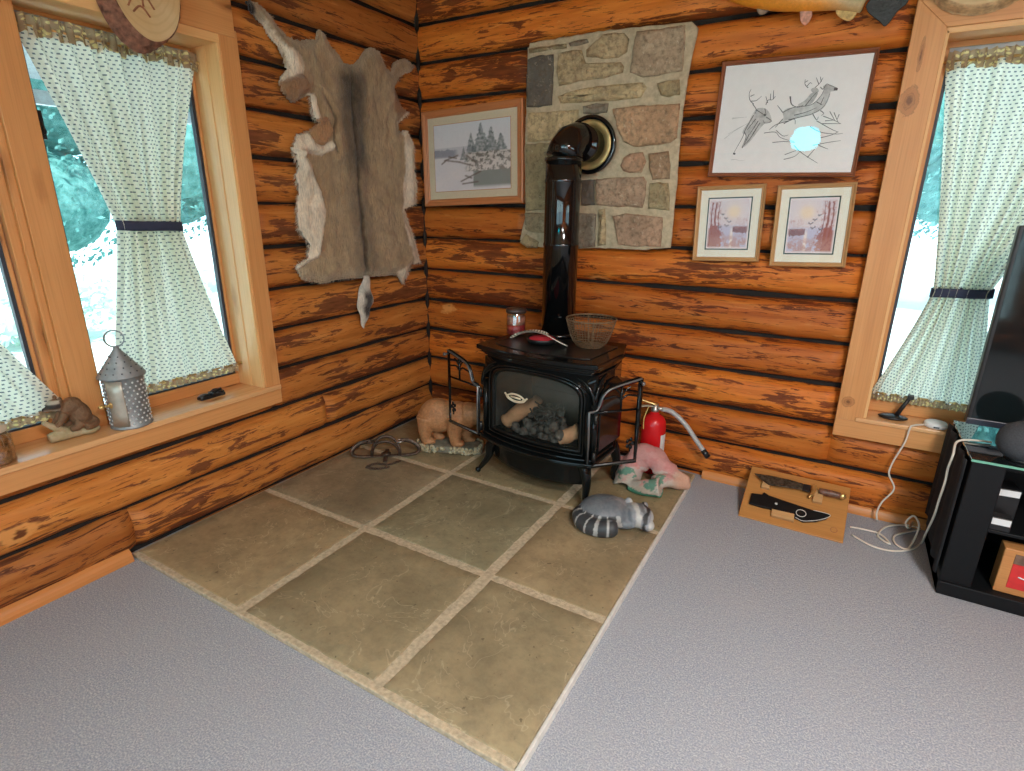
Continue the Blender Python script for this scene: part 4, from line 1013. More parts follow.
# branches
for s in ([(340, 495), (400, 490), (430, 520), (500, 540)], [(405, 480), (440, 510), (470, 505)], [(385, 545), (450, 540), (505, 545)], [(585, 460), (640, 490), (720, 500), (760, 496)], [(620, 430), (690, 470), (735, 490)], [(640, 520), (700, 505), (735, 488)], [(600, 560), (680, 545), (748, 535)], [(500, 560), (540, 600), (625, 655)], [(445, 635), (500, 620), (530, 595)], [(450, 610), (490, 595), (520, 585)], [(650, 445), (750, 445)], [(655, 405), (720, 430), (745, 445)], [(690, 380), (715, 425)], [(712, 385), (735, 440)], [(740, 395), (728, 425)], [(570, 625), (610, 580)], [(665, 430), (705, 428)], [(630, 560), (680, 580)]): stroke(s, .0015)
for s in ([(165, 638), (190, 634), (210, 642), (240, 638)],): stroke(s, .0010, 1)
dr.build('pencil_drawing', [INK, WASH, WASH2], dt)
# ------------------------------------------------------------------ deer hide
HIDE = [(246.6, 1), (256.5, 2), (271, 16.5), (286, 36), (299.5, 41), (316, 39.7), (318, 30), (324, 33), (330, 45), (337, 53), (343.6, 63), (354.6, 65), (365.6, 49.6), (372, 47.4), (379, 52), (386.6, 68), (392, 72.7), (394, 63), (405, 58), (414, 66), (412, 70.5), (398.7, 77), (394, 88), (401, 106), (408.6, 113.5), (397.6, 123.4), (398, 132), (406.4, 130), (414, 145.5), (414, 162), (416.6, 189.4), (415.4, 204), (404, 209), (413, 236), (420, 262), (411.7, 264.6), (403, 284), (397, 274.4), (370, 277), (339, 279), (323, 283), (302, 279), (294.6, 264.6), (305.7, 258), (307, 243.6), (296, 229), (294.6, 203), (297, 192), (293.4, 177), (296, 167), (291, 152.5), (290.7, 147.7), (295, 136.6), (306, 133), (315, 123.4), (309.4, 112.4), (308, 94.8), (293, 102.5), (284, 94.8), (278.6, 82.7), (287.4, 69.4), (280.8, 51.8), (264, 25.3), (250, 11)]
XH = .085
hp = [at(0, XH, *q) for q in HIDE]; hP = [(p.y, p.z) for p in hp]
reg = lambda *q: [(p.y, p.z) for p in (at(0, XH, *r) for r in q)]
WHITE, SKIN, FAWN, DARK, GREYB = (.90, .76, .57), (.36, .19, .09), (.48, .25, .11), (.055, .036, .02), (.39, .265, .14)
R_white = [reg((288, 150), (301, 150), (309, 165), (318, 190), (324, 213), (320, 235), (317, 257), (306, 263), (296, 270), (288, 262), (303, 243), (290, 225), (288, 200), (290, 175)),
 reg((402, 131), (411, 129), (420, 150), (421, 206), (410, 214), (424, 262), (414, 264), (403, 225), (402, 212), (403, 160)), reg((281, 46), (293, 50), (303, 62), (300, 76), (290, 83), (281, 88), (274, 82), (286, 66)),
 reg((256, 18), (264, 20), (286, 50), (280, 54)), reg((306, 92), (314, 94), (317, 112), (321, 124), (314, 128), (307, 112)), reg((289, 142), (296, 133), (308, 131), (312, 143), (320, 146), (329, 141), (331, 148), (322, 155), (304, 153), (300, 158), (290, 156)), reg((396, 122), (406, 112), (411, 114), (402, 128), (398, 133)), reg((396, 272), (410, 262), (404, 287))]
R_skin = [reg((279, 82), (300, 74), (309, 90), (293, 103), (283, 97)), reg((394, 88), (399, 96), (406, 112), (397, 122), (393, 110))]
R_fawn = [reg((311, 120), (326, 118), (330, 132), (322, 146), (313, 142), (306, 134))]
SPINE = reg((351, 66), (352, 90), (351, 120), (354, 150), (358, 190), (361, 225), (366, 278))
FOLD = reg((323, 96), (333, 118), (331, 140), (335, 152))
def hide_col(y, z):
    n = .012*fbm(y*25, z*12, 1)
    d = polyd(y, z, SPINE, False)+n
    c = mixc(GREYB, (.50, .36, .205), nz(y*6, z*4, 3)); c = mixc(c, (.19, .135, .08), .6*sstep(.13, .05, d)); c = mixc(c, DARK, .85*sstep(.030, .004, d))
    c = mixc(c, (.06, .046, .03), .85*sstep(.13, .03, d)*sstep(1.62, 1.8, z)*sstep(2.28, 2.15, z)*(.4+.9*nz(y*9, z*5, 5)))
    e = polyd(y, z, hP)+n
    c = mixc(c, (.55, .43, .29), .6*sstep(.07, .0, e))
    for rg, cc in [(r, WHITE) for r in R_white]+[(r, SKIN) for r in R_skin]+[(r, FAWN) for r in R_fawn]:
        yy, zz = y+n*1.2, z+n*.6
        dd = polyd(yy, zz, rg); dd = -dd if not inpoly(yy, zz, rg) else dd
        c = mixc(c, cc, sstep(-.008, .010, dd))
    c = mixc(c, DARK, .8*sstep(.014, .002, polyd(y, z, FOLD, False)+abs(n)*.4))
    k = math.hypot(y-at(0, XH, 249, 7).y, z-at(0, XH, 249, 7).z)
    return mixc(c, (.012, .010, .010), sstep(.035, .022, k))
hide = thing('deer_hide', 'grey-brown deer hide with white edges and tail hung on the log wall', 'hide', at(0, XH, 355, 160))
STEP = .0085
ymin, ymax = min(p[0] for p in hP), max(p[0] for p in hP); zmin, zmax = min(p[1] for p in hP), max(p[1] for p in hP)
ny, nzz = int((ymax-ymin)/STEP)+2, int((zmax-zmin)/STEP)+2
hm = MB(); idx = {}; cols = []
def hx_(y, z):
    e = polyd(y, z, hP)
    x = .079+.016*sstep(0, .05, e)+.016*fbm(y*3, z*2.2, 7)*sstep(0, .08, e)+.007*fbm(y*12, z*9, 2)
    for rg in R_white[5:6]+R_white[0:1]+R_fawn+R_skin[:1]+R_white[4:5]:
        if inpoly(y, z, rg): x += .028*sstep(0, .02, polyd(y, z, rg))
    return x+.010*sstep(.035, .0, abs(polyd(y, z, FOLD, False)-.03))-.012*sstep(.02, .0, polyd(y, z, SPINE, False))
def hv(i, j):
    if (i, j) not in idx:
        y, z = ymin+i*STEP, zmin+j*STEP
        yj, zj = y+.004*noise.noise(Vector((y*90, z*90, 3))), z+.006*noise.noise(Vector((y*120, z*60, 9)))
        idx[(i, j)] = len(hm.v); hm.v.append(Vector((hx_(y, z), yj, zj))); cols.append(hide_col(y, z))
    return idx[(i, j)]
for i in range(ny):
    for j in range(nzz):
        y, z = ymin+(i+.5)*STEP, zmin+(j+.5)*STEP
        if inpoly(y, z, hP):
            hm.f.append([hv(i, j), hv(i+1, j), hv(i+1, j+1), hv(i, j+1)]); hm.mi.append(0); hm.sm.append(True); hm.uv.append(None)
hm.col = cols
hm.build('skin', FUR, hide, solid=.012)
# hair fringe: tapered tufts along the rim, thickest on the white belly edges
fg = MB(); fc = []; rnd = random.Random(3); n = len(hP)
ctr = (sum(p[0] for p in hP)/n, sum(p[1] for p in hP)/n)
for i in range(n):
    a, b = hP[i], hP[(i+1) % n]; L = math.hypot(b[0]-a[0], b[1]-a[1]); k = int(L/.0020)
    tx, tz = (b[0]-a[0])/max(L, 1e-6), (b[1]-a[1])/max(L, 1e-6)
    nx, nz_ = -tz, tx
    mx, mz = (a[0]+b[0])/2+nx*.006, (a[1]+b[1])/2+nz_*.006
    if inpoly(mx, mz, hP): nx, nz_ = -nx, -nz_
    for q in range(k):
        s = rnd.random(); y, z = a[0]+(b[0]-a[0])*s-nx*.012, a[1]+(b[1]-a[1])*s-nz_*.012
        c = hide_col(y, z); ln = rnd.uniform(.010, .024)*(1.35 if c[0] > .5 else .8)
        dy, dz = nx+rnd.uniform(-.3, .3), nz_-.95+rnd.uniform(-.25, .25); r = math.hypot(dy, dz); dy, dz = dy/r*ln, dz/r*ln
        w = .0016; x = .079+rnd.uniform(.004, .018); p = Vector((x, y, z)); t = Vector((x+rnd.uniform(-.008, .008), y+dy, z+dz)); s_ = Vector((0, -dz, dy)).normalized()*w
        fg.add([p-s_, p+s_, t], [(0, 1, 2)]); fc += [c, c, mixc(c, (.8, .7, .56), .25)]
fg.col = fc; tag(fg.build('hair_fringe', FUR, hide), kind='stuff')
TL = [(362, 276), (368.6, 277), (371, 290), (371, 303), (367, 318), (362.4, 328.6), (360, 318), (354, 307), (355, 294), (358, 282)]
tl = MB(); TP = reg(*TL); tc = []
axis = reg((365, 276), (364, 295), (363, 312), (362.4, 328))
pts = [Vector((.095+.006*math.sin(i*.8), p.x, p.y)) for i, p in enumerate(spline([(a[0], a[1], 0) for a in axis], 8))]
rr = [lerp(.022, .060, sstep(0, .45, i/24)) if i < 11 else lerp(.060, .004, ((i-11)/13)**1.1) for i in range(len(pts))]
tl.tube(pts, rr, 20, flat=.45, up=(0, 1, 0))
for v in tl.v:
    q = v.copy(); f = fbm(q.y*40, q.z*14, 6); u = (v.z-pts[-1].z)/(pts[0].z-pts[-1].z)
    yc = min(pts, key=lambda p_: abs(p_.z-v.z)).y
    dk = sstep(.040, .022, abs(v.y-yc-lerp(.03, -.01, u))+.010*f)*sstep(.16, .28, u)*sstep(.78, .62, u)
    tc.append(mixc((.76, .68, .56), (.03, .025, .022), dk))
tl.col = tc; tl.build('tail', FUR, hide)
# ------------------------------------------------------------------ hanging wood slices
BARKM = plain('rough_bark', (.20, .085, .05), .9, var=.6, scale=45, bump=1.)
slm = NT('slice_wood'); so = slm.obj(); sr = slm.n('VectorMath', dict(operation='LENGTH'), _0=slm.map(so, (.0, 1.0, .72))).outputs['Value']
sw = slm.math('SINE', slm.math('MULTIPLY', slm.math('ADD', sr, slm.math('MULTIPLY', slm.noise(so, 9, 3), .02)), 330.))
SLICE = slm.done(slm.bsdf(slm.mix(slm.ramp(sw, (.2, 0.), (.9, .18)), slm.ramp(slm.noise(so, 7, 4), (.3, (.60, .40, .18)), (.7, (.70, .52, .28))), (.42, .25, .1)), .5))
ETCH = plain('burnt_etching', (.33, .13, .06), .8, var=.3)
def slice_(name, label, c, ry, rz_, thick, skew, fr, etch, barkm=None):
    """oval cross-cut of a trunk with bark, cut on the skew; fr maps (a, out, z)"""
    t = thing(name, label, 'wood slice', fr @ Vector(c)); n = 64
    def ring(d, k, g=0):
        o = []
        for i in range(n):
            a = 2*PI*i/n; w = 1+.025*noise.noise(Vector((math.cos(a)*1.5, math.sin(a)*1.5, 5)))
            o.append(fr @ Vector((c[0]+ry*k*w*math.cos(a)+skew[0]*(thick-d)/thick+g*.004*noise.noise(Vector((i*.9, d*90, 1))), c[1]+d, c[2]+rz_*k*w*math.sin(a)+skew[1]*(thick-d)/thick+g*.004*noise.noise(Vector((i*.9, d*90, 7))))))
        return o
    b = MB(); L = [ring(thick*q, 1, 1) for q in (0, .25, .5, .75, .97)]+[ring(thick, .965)]
    b.add(sum(L, []), [(k*n+i, k*n+(i+1) % n, (k+1)*n+(i+1) % n, (k+1)*n+i) for k in range(5) for i in range(n)]+[tuple(range(n))]); b.build('bark', barkm or BARKM, t)
    f = MB(); f.add(ring(thick+.001, .97)+ring(thick+.001, .5)+[fr @ Vector((c[0], c[1]+thick+.001, c[2]))], [(i, (i+1) % n, n+(i+1) % n, n+i) for i in range(n)]+[(n+i, n+(i+1) % n, 2*n) for i in range(n)]); f.build('face', SLICE, t)
    if etch:
        e = MB()
        for s in etch: e.tube(spline([fr @ Vector((c[0]+p[0], c[1]+thick+.002, c[2]+p[1])) for p in s], 4), .0035, 6)
        e.build('etched_drawing', ETCH, t)
    return t
s0 = at(0, .16, 158, 46); cu = -s0.y+.005
slice_('wood_slice', 'oval bark-edged wood slice with a burnt drawing hung over the curtained window', (cu, .098, s0.z+.225), .135, .215, .05, (.03, -.035), frL,
       [[(-.05, .10), (-.03, .03), (.0, -.02), (.005, -.07)], [(.03, .09), (.02, .02), (.0, -.03)], [(-.02, -.10), (.01, -.06), (.05, -.07), (.075, -.11)], [(.0, -.13), (.03, -.10), (.06, -.125)], [(-.01, .02), (-.04, .05)], [(.01, .04), (.05, .06)], [(.02, -.06), (.02, -.10)]])
s1 = at(1, -.15, 978, 7)
slice_('wood_slice', 'pale oval wood slice, only its lower rim showing, above the window by the television', (s1.x+.01, .098, s1.z+.13), .17, .125, .05, (-.0, -.02), frB, None, plain('pale_bark', (.56, .36, .18), .8, var=.4, scale=40, bump=.6))
# ------------------------------------------------------------------ mounted trout
YT = -.12
fq = lambda x, y: at(1, YT, x, y)
fish = thing('mounted_fish', 'orange-bellied trout mount with dark tail on the logs above the deer drawing', 'fish mount', Vector((2.2, -.08, 2.42)))
H0, T0 = Vector((1.70, YT, 2.60)), Vector((2.47, YT, 2.315)); ax_ = (T0-H0); ln_ = ax_.length; ad = ax_.normalized(); an = Vector((-ad.z, 0, ad.x))
if an.z < 0: an = -an
prof = [(0, .006), (.04, .035), (.12, .072), (.25, .098), (.42, .112), (.58, .104), (.74, .078), (.88, .048), (1, .036)]
fb_ = MB(); ring = 28; fcol = []; secs = spline([(a, b, 0) for a, b in prof], 5)
vs = []
for q in secs:
    for j in range(ring):
        a = 2*PI*j/ring; p = H0+ad*ln_*q.x+an*q.y*math.sin(a)+Vector((0, -1, 0))*q.y*.52*math.cos(a)+Vector((0, .0, 0)); vs.append(p)
        s = math.sin(a)
        c = mixc((.92, .33, .03), (.88, .46, .10), sstep(-.75, -.25, s)); c = mixc(c, (.48, .36, .15), sstep(-.2, .25, s)); c = mixc(c, (.10, .085, .04), sstep(.25, .8, s))
        c = mixc(c, (.45, .38, .2), .7*sstep(.78, .95, q.x))
        if s > -.35 and noise.noise(Vector((p.x*42, p.z*42, 2))) > .42: c = mixc(c, (.06, .05, .03), .8)
        fcol.append(c)
m_ = len(secs)
fb_.add(vs, [(k*ring+j, k*ring+(j+1) % ring, (k+1)*ring+(j+1) % ring, (k+1)*ring+j) for k in range(m_-1) for j in range(ring)]+[tuple(range(ring)), tuple(range((m_-1)*ring, m_*ring))])
fb_.col = fcol; fb_.build('fish_body', vcol('trout_skin', .35, .1, 90), fish)
def fin(name, pts, col, rough=.45):
    mb = MB(); P_ = [(fq(*p).x, fq(*p).z) for p in pts]; q = [(p.x, p.y) for p in spline([(a, b, 0) for a, b in P_], 4, True)]
    mb.prism(q, .008, Matrix.Translation((0, YT+.004, 0)) @ frY); mb.build(name, plain('fin_'+name+str(len(pts)), col, rough, var=.35, scale=60, bump=.4), fish, bevel=.002)
fin('tail_fin', [(868, 2), (888, -10), (912, -14), (908, 2), (898, 11), (886, 26), (880, 22), (868, 12)], (.018, .017, .014))
fin('anal_fin', [(836, 6), (848, 4), (858, 9), (850, 21), (838, 16)], (.62, .42, .14))
fin('pelvic_fin', [(801, 7), (810, 8), (812, 16), (806, 25), (801, 22), (800, 14)], (.62, .30, .20))
fin('pectoral_fin', [(757, -2), (768, 2), (769, 10), (762, 15), (757, 11)], (.30, .20, .13))
fin('dorsal_fin', [(830, -62), (858, -46), (852, -62), (836, -78)], (.12, .10, .06))

# glowing dome added on the ceiling so the print's glass mirrors a cyan spot
_P = DF @ Vector((*dpt(560, 533), -.006)); _d = (_P-CAM).normalized(); _rf = _d-2*_d.dot(dn)*dn; DOMEP = _P+_rf*((CZ-.15-_P.z)/_rf.z); DOMEP.z = CZ
st_ = thing('reflection_dome', 'small glowing cyan dome added on the ceiling to be mirrored in the deer print', 'added light', DOMEP)
MB().lathe([(.12, -.02), (.12, .0), (.03, .0), (.03, -.02)], Matrix.Translation(DOMEP), 36).build('rim', WHITEP, st_)
_e = NT('cyan_reflection_glow'); _e = _e.done(_e.n('Emission', None, Color=(.0, .80, 1.0), Strength=20.0).outputs[0])
MB().lathe([(0, -.27), (.08, -.258), (.14, -.22), (.165, -.16), (.15, -.09), (.12, -.03), (.10, -.02)], Matrix.Translation(DOMEP), 36).build('dome', _e, st_)
# ------------------------------------------------------------------ things on the stove
TZ = HT+.7825
def sworld(u, v, z): return SO+Matrix.Rotation(SR, 3, 'Z') @ Vector((u, v, z-HT))
GLASSY = NT('clear_jar_glass'); GLASSY = GLASSY.done(GLASSY.n('MixShader', None, _0=.14, _1=GLASSY.n('BsdfTransparent', None, Color=(.93, .93, .92)).outputs[0], _2=GLASSY.n('BsdfGlossy', None, Color=(1, 1, 1), Roughness=.05).outputs[0]).outputs[0])
c = Vector((1.005, -.445, TZ+.001)); c = Vector((at(2, TZ, 516, 335).x, at(2, TZ, 516, 335).y, TZ+.001))
T = Matrix.Translation(c) @ Matrix.Scale(1.2, 4)
cj = thing('jar_candle', 'glass jar candle with red wax and dark lid on the stove top', 'candle', c)
MB().lathe([(.030, .001), (.044, .004), (.046, .012), (.046, .098), (.042, .106), (.040, .112), (.037, .112), (.039, .104), (.043, .097), (.043, .008), (0, .006)], T, 32).build('jar', GLASSY, cj)
MB().lathe([(.0, .008), (.0425, .009), (.0425, .05), (.038, .052), (0, .049)], T, 32).build('wax', plain('red_wax', (.55, .05, .06), .4), cj)
MB().lathe([(.0425, .052), (.0425, .088), (.0415, .088), (.0415, .052)], T, 32).build('label', plain('pink_label', (.66, .30, .22), .6, var=.3), cj)
MB().lathe([(.040, .106), (.048, .107), (.049, .122), (.045, .127), (0, .128)], T, 32).build('lid', plain('dark_lid', (.05, .03, .025), .35), cj)
c = at(2, TZ, 542, 343); c.z = TZ+.001; T = Matrix.Translation(c) @ Matrix.Scale(1.25, 4)
dish = thing('dish', 'small round black dish holding a red cloth in front of the flue pipe', 'dish', c)
MB().lathe([(.04, 0), (.062, .003), (.068, .022), (.066, .024), (.058, .008), (0, .006)], T, 32).build('bowl', CASTIRON, dish)
rc = MB(); rc.grid(lambda s, t: c+Vector((.070*s*math.cos(2*PI*t), .070*s*math.sin(2*PI*t), .026+.012*(1-s*s)+.005*fbm(s*4*math.cos(2*PI*t), s*4*math.sin(2*PI*t), 3))), 8, 36); rc.build('red_cloth', plain('red_felt', (.50, .02, .035), .9, bump=.3), dish, weld=True)
ft = thing('feather', 'long barred feather lying across the stove top over the red dish', 'feather', c)
pz = lambda x, y, z: (lambda p: Vector((p.x, p.y, z)))(at(2, z, x, y))
quill = spline([pz(567, 346, TZ+.006), pz(557, 341, TZ+.034), pz(546, 335, TZ+.056), pz(534, 332, TZ+.056), pz(522, 333, TZ+.034), pz(512, 338, TZ+.006)], 8)
MB().tube(quill, [lerp(.0032, .0012, i/len(quill)) for i in range(len(quill))], 6).build('quill', plain('quill_horn', (.72, .66, .52), .5), ft)
vn = MB(); vc = []
for sg in (-1, 1):
    k = len(quill); st_ = int(k*.36)
    for i in range(st_, k-1):
        f = (i-st_)/(k-1-st_); w = .024*math.sin(PI*min(1, .12+f*.9))**.7
        d = (quill[i+1]-quill[i]).normalized(); s_ = d.cross(Vector((0, 0, 1))).normalized()*sg
        for q in range(3):
            p = quill[i]+(quill[i+1]-quill[i])*q/3; e = p+s_*w+d*.014+Vector((0, 0, .010)); hw = d*.0022
            vn.add([p-hw, p+hw, e+hw*.8, e-hw*.8], [(0, 1, 2, 3)]); bar = ((i*3+q)//3) % 2
            a = (.86, .80, .68) if bar else (.22, .17, .12); vc += [a]*4
vn.col = vc; tag(vn.build('vane', vcol('feather_barbs', .8), ft), kind='stuff')
c = at(2, TZ, 590, 346); c.z = TZ+.001; T = Matrix.Translation(c)
wb = thing('wire_basket', 'rusty wire mesh basket standing at the right of the stove top', 'basket', c)
RUST = plain('rusty_wire', (.20, .125, .065), .7, .2, var=.4, scale=80)
bprof = lambda t: (lerp(.070, .128, t**.6), .004+.140*t)
rim = MB(); rim.tube([T @ Vector((.129*math.cos(a), .129*math.sin(a), .145)) for a in [2*PI*i/48 for i in range(48)]], .0042, 8, closed=True)
rim.build('rim', RUST, wb)
me_ = MB()
for i in range(44):
    a = 2*PI*i/44; me_.tube([T @ Vector((bprof(t)[0]*math.cos(a+.0*t), bprof(t)[0]*math.sin(a), bprof(t)[1])) for t in [j/6 for j in range(7)]], .0011, 4)
for k in range(11):
    r, z = bprof(k/11); me_.tube([T @ Vector((r*math.cos(a), r*math.sin(a), z)) for a in [2*PI*i/40 for i in range(40)]], .0011 if k else .003, 4, closed=True)
for k in range(-5, 6):
    y = k*.012; h = math.sqrt(max(0, .068**2-y*y)); me_.tube([T @ Vector((-h, y, .004)), T @ Vector((h, y, .004))], .0011, 4); me_.tube([T @ Vector((y, -h, .004)), T @ Vector((y, h, .004))], .0011, 4)
me_.build('mesh', RUST, wb)
for i in range(4):
    a = 2*PI*i/4+.5; MB().tube([T @ Vector((bprof(t)[0]*1.01*math.cos(a), bprof(t)[0]*1.01*math.sin(a), bprof(t)[1])) for t in [j/6 for j in range(7)]], .003, 6).build('stay', RUST, wb)
hk = MB(); a = -2.0; p = T @ Vector((.129*math.cos(a), .129*math.sin(a), .146)); hk.tube([p+Vector((.008*math.cos(b), 0, .006+.008*math.sin(b))) for b in [2*PI*i/14 for i in range(14)]], .002, 6, closed=True); hk.build('handle_loop', RUST, wb)
# ------------------------------------------------------------------ stone raccoon asleep on the hearth
RO = Vector((1.795, -.835, HT)); RA = math.radians(22)
rac = thing('raccoon_figure', 'painted stone raccoon curled asleep on the hearth in front of the stove leg', 'figurine', RO, RA)
tailp = [(-.135, .055), (-.165, .0), (-.155, -.055), (-.11, -.10), (-.05, -.118), (.015, -.112)]
tsp = [(p.x, p.y) for p in spline([(a, b, 0) for a, b in tailp], 8)]
lm = MB(); lm.ell((-.045, .015, .052), (.130, .108, .078), n=22).ell((-.085, -.01, .05), (.08, .08, .055), n=18).ell((.01, .05, .05), (.085, .07, .058), n=18)
k = len(tsp); lm.tube([(a, b, .036+.006*math.sin(i*.2)) for i, (a, b) in enumerate(tsp)], [lerp(.030, .043, sstep(0, .5, i/k))*(1-.5*sstep(.88, 1, i/k)) for i in range(k)], 16)
lm.ell((.112, .000, .055), (.080, .070, .056), (0, 0, -.5), n=20).ell((.150, -.045, .036), (.045, .036, .032), (0, 0, -.7), n=14)
lm.ell((.070, .052, .096), (.020, .014, .024), n=10).ell((.148, .050, .082), (.020, .014, .022), n=10).ell((.05, -.045, .03), (.06, .03, .026), n=12)
for v in lm.v: v.z = max(v.z, .002)
def rl(x, y, z=.085):
    p = at(2, HT+z, 440+x/2.964, 290+y/2.964)-RO; q = Matrix.Rotation(-RA, 3, 'Z') @ p; return (q.x, q.y)
HEADP = [rl(*q) for q in ((548, 612), (575, 603), (610, 612), (634, 640), (638, 680), (618, 704), (590, 700), (575, 670), (556, 640))]
LG, DK, MG = (.54, .54, .51), (.028, .028, .03), (.16, .165, .17)
RMARKS = [([rl(556, 612), rl(572, 640), rl(590, 672), rl(606, 700)], .011, LG), ([rl(575, 604), rl(606, 612), rl(628, 636), rl(634, 676), rl(620, 700)], .012, LG),
 ([rl(572, 618), rl(588, 640), rl(600, 664)], .0095, MG), ([rl(580, 616), rl(598, 634), rl(610, 652)], .008, DK), ([rl(622, 650), rl(616, 668), rl(600, 682)], .008, DK), ([rl(597, 680), rl(600, 684)], .008, (.01, .01, .01))]
def rcol(p):
    x, y, z = p.x, p.y, p.z
    f = .02*fbm(x*30, y*30, z*30)
    c = mixc((.10, .115, .135), (.22, .235, .25), nz(x*16, y*16, 3)); c = mixc(c, (.34, .35, .36), .7*sstep(.62, .8, nz(x*7+2, y*9, 6)))
    ti = min(range(k), key=lambda i: (tsp[i][0]-x)**2+(tsp[i][1]-y)**2); td = math.hypot(tsp[ti][0]-x, tsp[ti][1]-y)
    if td < .046 and z < .082 and (y < -.045 or x < -.15):
        c = (.045, .048, .052)
        s = ti/k*7.2; fr_ = abs(s-round(s))
        c = mixc(c, (.44, .44, .42), sstep(.13, .08, fr_)*(1 if ti > 5 else 0))
    h = polyd(x, y, HEADP); ins = inpoly(x, y, HEADP)
    if ins or h < .012:
        c = mixc(c, (.30, .31, .33), 1 if ins else sstep(.012, .0, h))
        for pts, r, cc in RMARKS:
            c = mixc(c, cc, sstep(r+.004, r-.003, polyd(x, y, pts, False)+f*.3))
    return c
melt(lm, 'body', vcol('painted_stone', .5, .15, 60), rac, .0052, rcol, 3, world=False)
# ------------------------------------------------------------------ bear figure on a pebble base
BO = Vector((.585, -.535, HT+.001)); BA = math.radians(21)
bear = thing('bear_figure', 'brown bear figure on a pebbled base in the corner beside the stove', 'figurine', BO, BA)
bs = MB(); bsv = []
for i in range(26):
    a = 2*PI*i/26; bsv.append((.205*math.copysign(abs(math.cos(a))**.6, math.cos(a)), .085*math.copysign(abs(math.sin(a))**.6, math.sin(a))))
bs.prism(bsv, .045); bs.build('base', plain('base_earth', (.20, .19, .14), .9, var=.3, bump=.5), bear, world=False, bevel=.012)
pb = MB(); rnd = random.Random(2)
for i in range(300):
    a = rnd.uniform(0, 2*PI); kx = .208*math.copysign(abs(math.cos(a))**.6, math.cos(a)); ky = .088*math.copysign(abs(math.sin(a))**.6, math.sin(a))
    pb.ell((kx, ky, rnd.uniform(.008, .046)), (rnd.uniform(.008, .013),)*3, n=6)
PEB = NT('pebbles'); PEB = PEB.done(PEB.bsdf(PEB.ramp(PEB.noise(PEB.obj(), 40, 2), (.3, (.20, .18, .10)), (.5, (.50, .42, .26)), (.7, (.30, .36, .30))), .6))
tag(pb.build('pebbles', PEB, bear, world=False), kind='stuff')
bb = MB()
bb.ell((-.07, 0, .195), (.115, .075, .095), n=20).ell((.045, 0, .195), (.11, .070, .085), n=20).ell((.0, 0, .20), (.12, .068, .08), n=18)
for x, y, dx in ((-.135, -.035, .0), (-.105, .04, .01), (.045, -.038, .0), (.085, .038, .01)):
    bb.tube([(x, y, .20), (x+dx*.5-.006, y, .12), (x+dx, y, .065), (x+dx+.012, y, .050)], [.056, .042, .033, .033], 14); bb.ell((x+dx+.018, y, .056), (.038, .029, .018), n=12)
bb.tube([(.10, 0, .21), (.165, 0, .215), (.20, 0, .20)], [.07, .058, .05], 14).ell((.215, 0, .205), (.052, .050, .050), n=16).ell((.262, 0, .188), (.034, .026, .024), n=12)
for s in (-1, 1): bb.ell((.195, s*.038, .252), (.014, .018, .018), n=8)
bb.ell((-.178, 0, .20), (.018, .016, .02), n=8)
for v in bb.v: v.x *= 1.06; v.y *= 1.12; v.z = .045+(v.z-.045)*1.18
melt(bb, 'body', vcol('bear_glaze', .55, .6, 70, var=.3), bear, .0065, lambda p: mixc(mixc((.50, .22, .085), (.62, .30, .13), nz(p.x*12, p.y*12, p.z*12)), (.05, .03, .02), sstep(.28, .288, p.x)), 4, world=False)
# ------------------------------------------------------------------ leg-hold trap
TO = Vector((.315, -.835, HT)); TA = math.radians(38)
trap = thing('animal_trap', 'rusty steel leg-hold trap with chain lying on the hearth by the wall', 'trap', TO, TA)
TS = plain('rusty_steel', (.11, .075, .055), .5, .6, var=.5, scale=50); TB = plain('bright_steel', (.45, .42, .40), .35, .8)
Bd = lambda mb, n, m=TS: mb.build(n, m, trap, world=False)
Bd(MB().box((-.15, -.012, .003), (.15, .012, .009)).box((-.012, -.09, .003), (.012, .09, .009)), 'base_strap')
for s in (-1, 1):
    Bd(MB().tube([(.085*math.cos(a), s*(.012+.030*math.sin(a)), .012+.105*math.sin(a)) for a in [PI*i/16 for i in range(17)]], .0085, 8, flat=.6), 'jaw')
    Bd(MB().tube(spline([(s*.09, -.016, .012), (s*.15, -.026, .018), (s*.195, -.012, .026), (s*.200, .012, .05), (s*.15, .026, .085), (s*.088, .012, .10)], 5), .008, 8, flat=1.8), 'spring', )
    Bd(MB().tube([(s*.088+.022*math.cos(a), .020*math.sin(a), .10) for a in [2*PI*i/16 for i in range(16)]], .005, 6, closed=True), 'spring_eye', TB if s > 0 else TS)
Bd(MB().lathe([(0, .018), (.028, .018), (.030, .021), (0, .022)], n=20), 'pan')
ch = spline([(.09, -.09, .006), (.02, -.13, .006), (-.05, -.11, .006), (-.10, -.15, .006), (-.04, -.18, .006), (.03, -.165, .006)], 5)
cm = MB()
for i in range(len(ch)-1):
    p, q = ch[i], ch[i+1]; d = (q-p).normalized(); n_ = Vector((-d.y, d.x, 0)) if i % 2 else Vector((0, 0, .45)); m_ = (p+q)/2; L = (q-p).length*.72
    cm.tube([m_+d*L*math.cos(a)+n_*.009*math.sin(a) for a in [2*PI*k_/10 for k_ in range(10)]],     .0034, 5, closed=True)
tag(Bd(cm, 'chain'), kind='stuff')
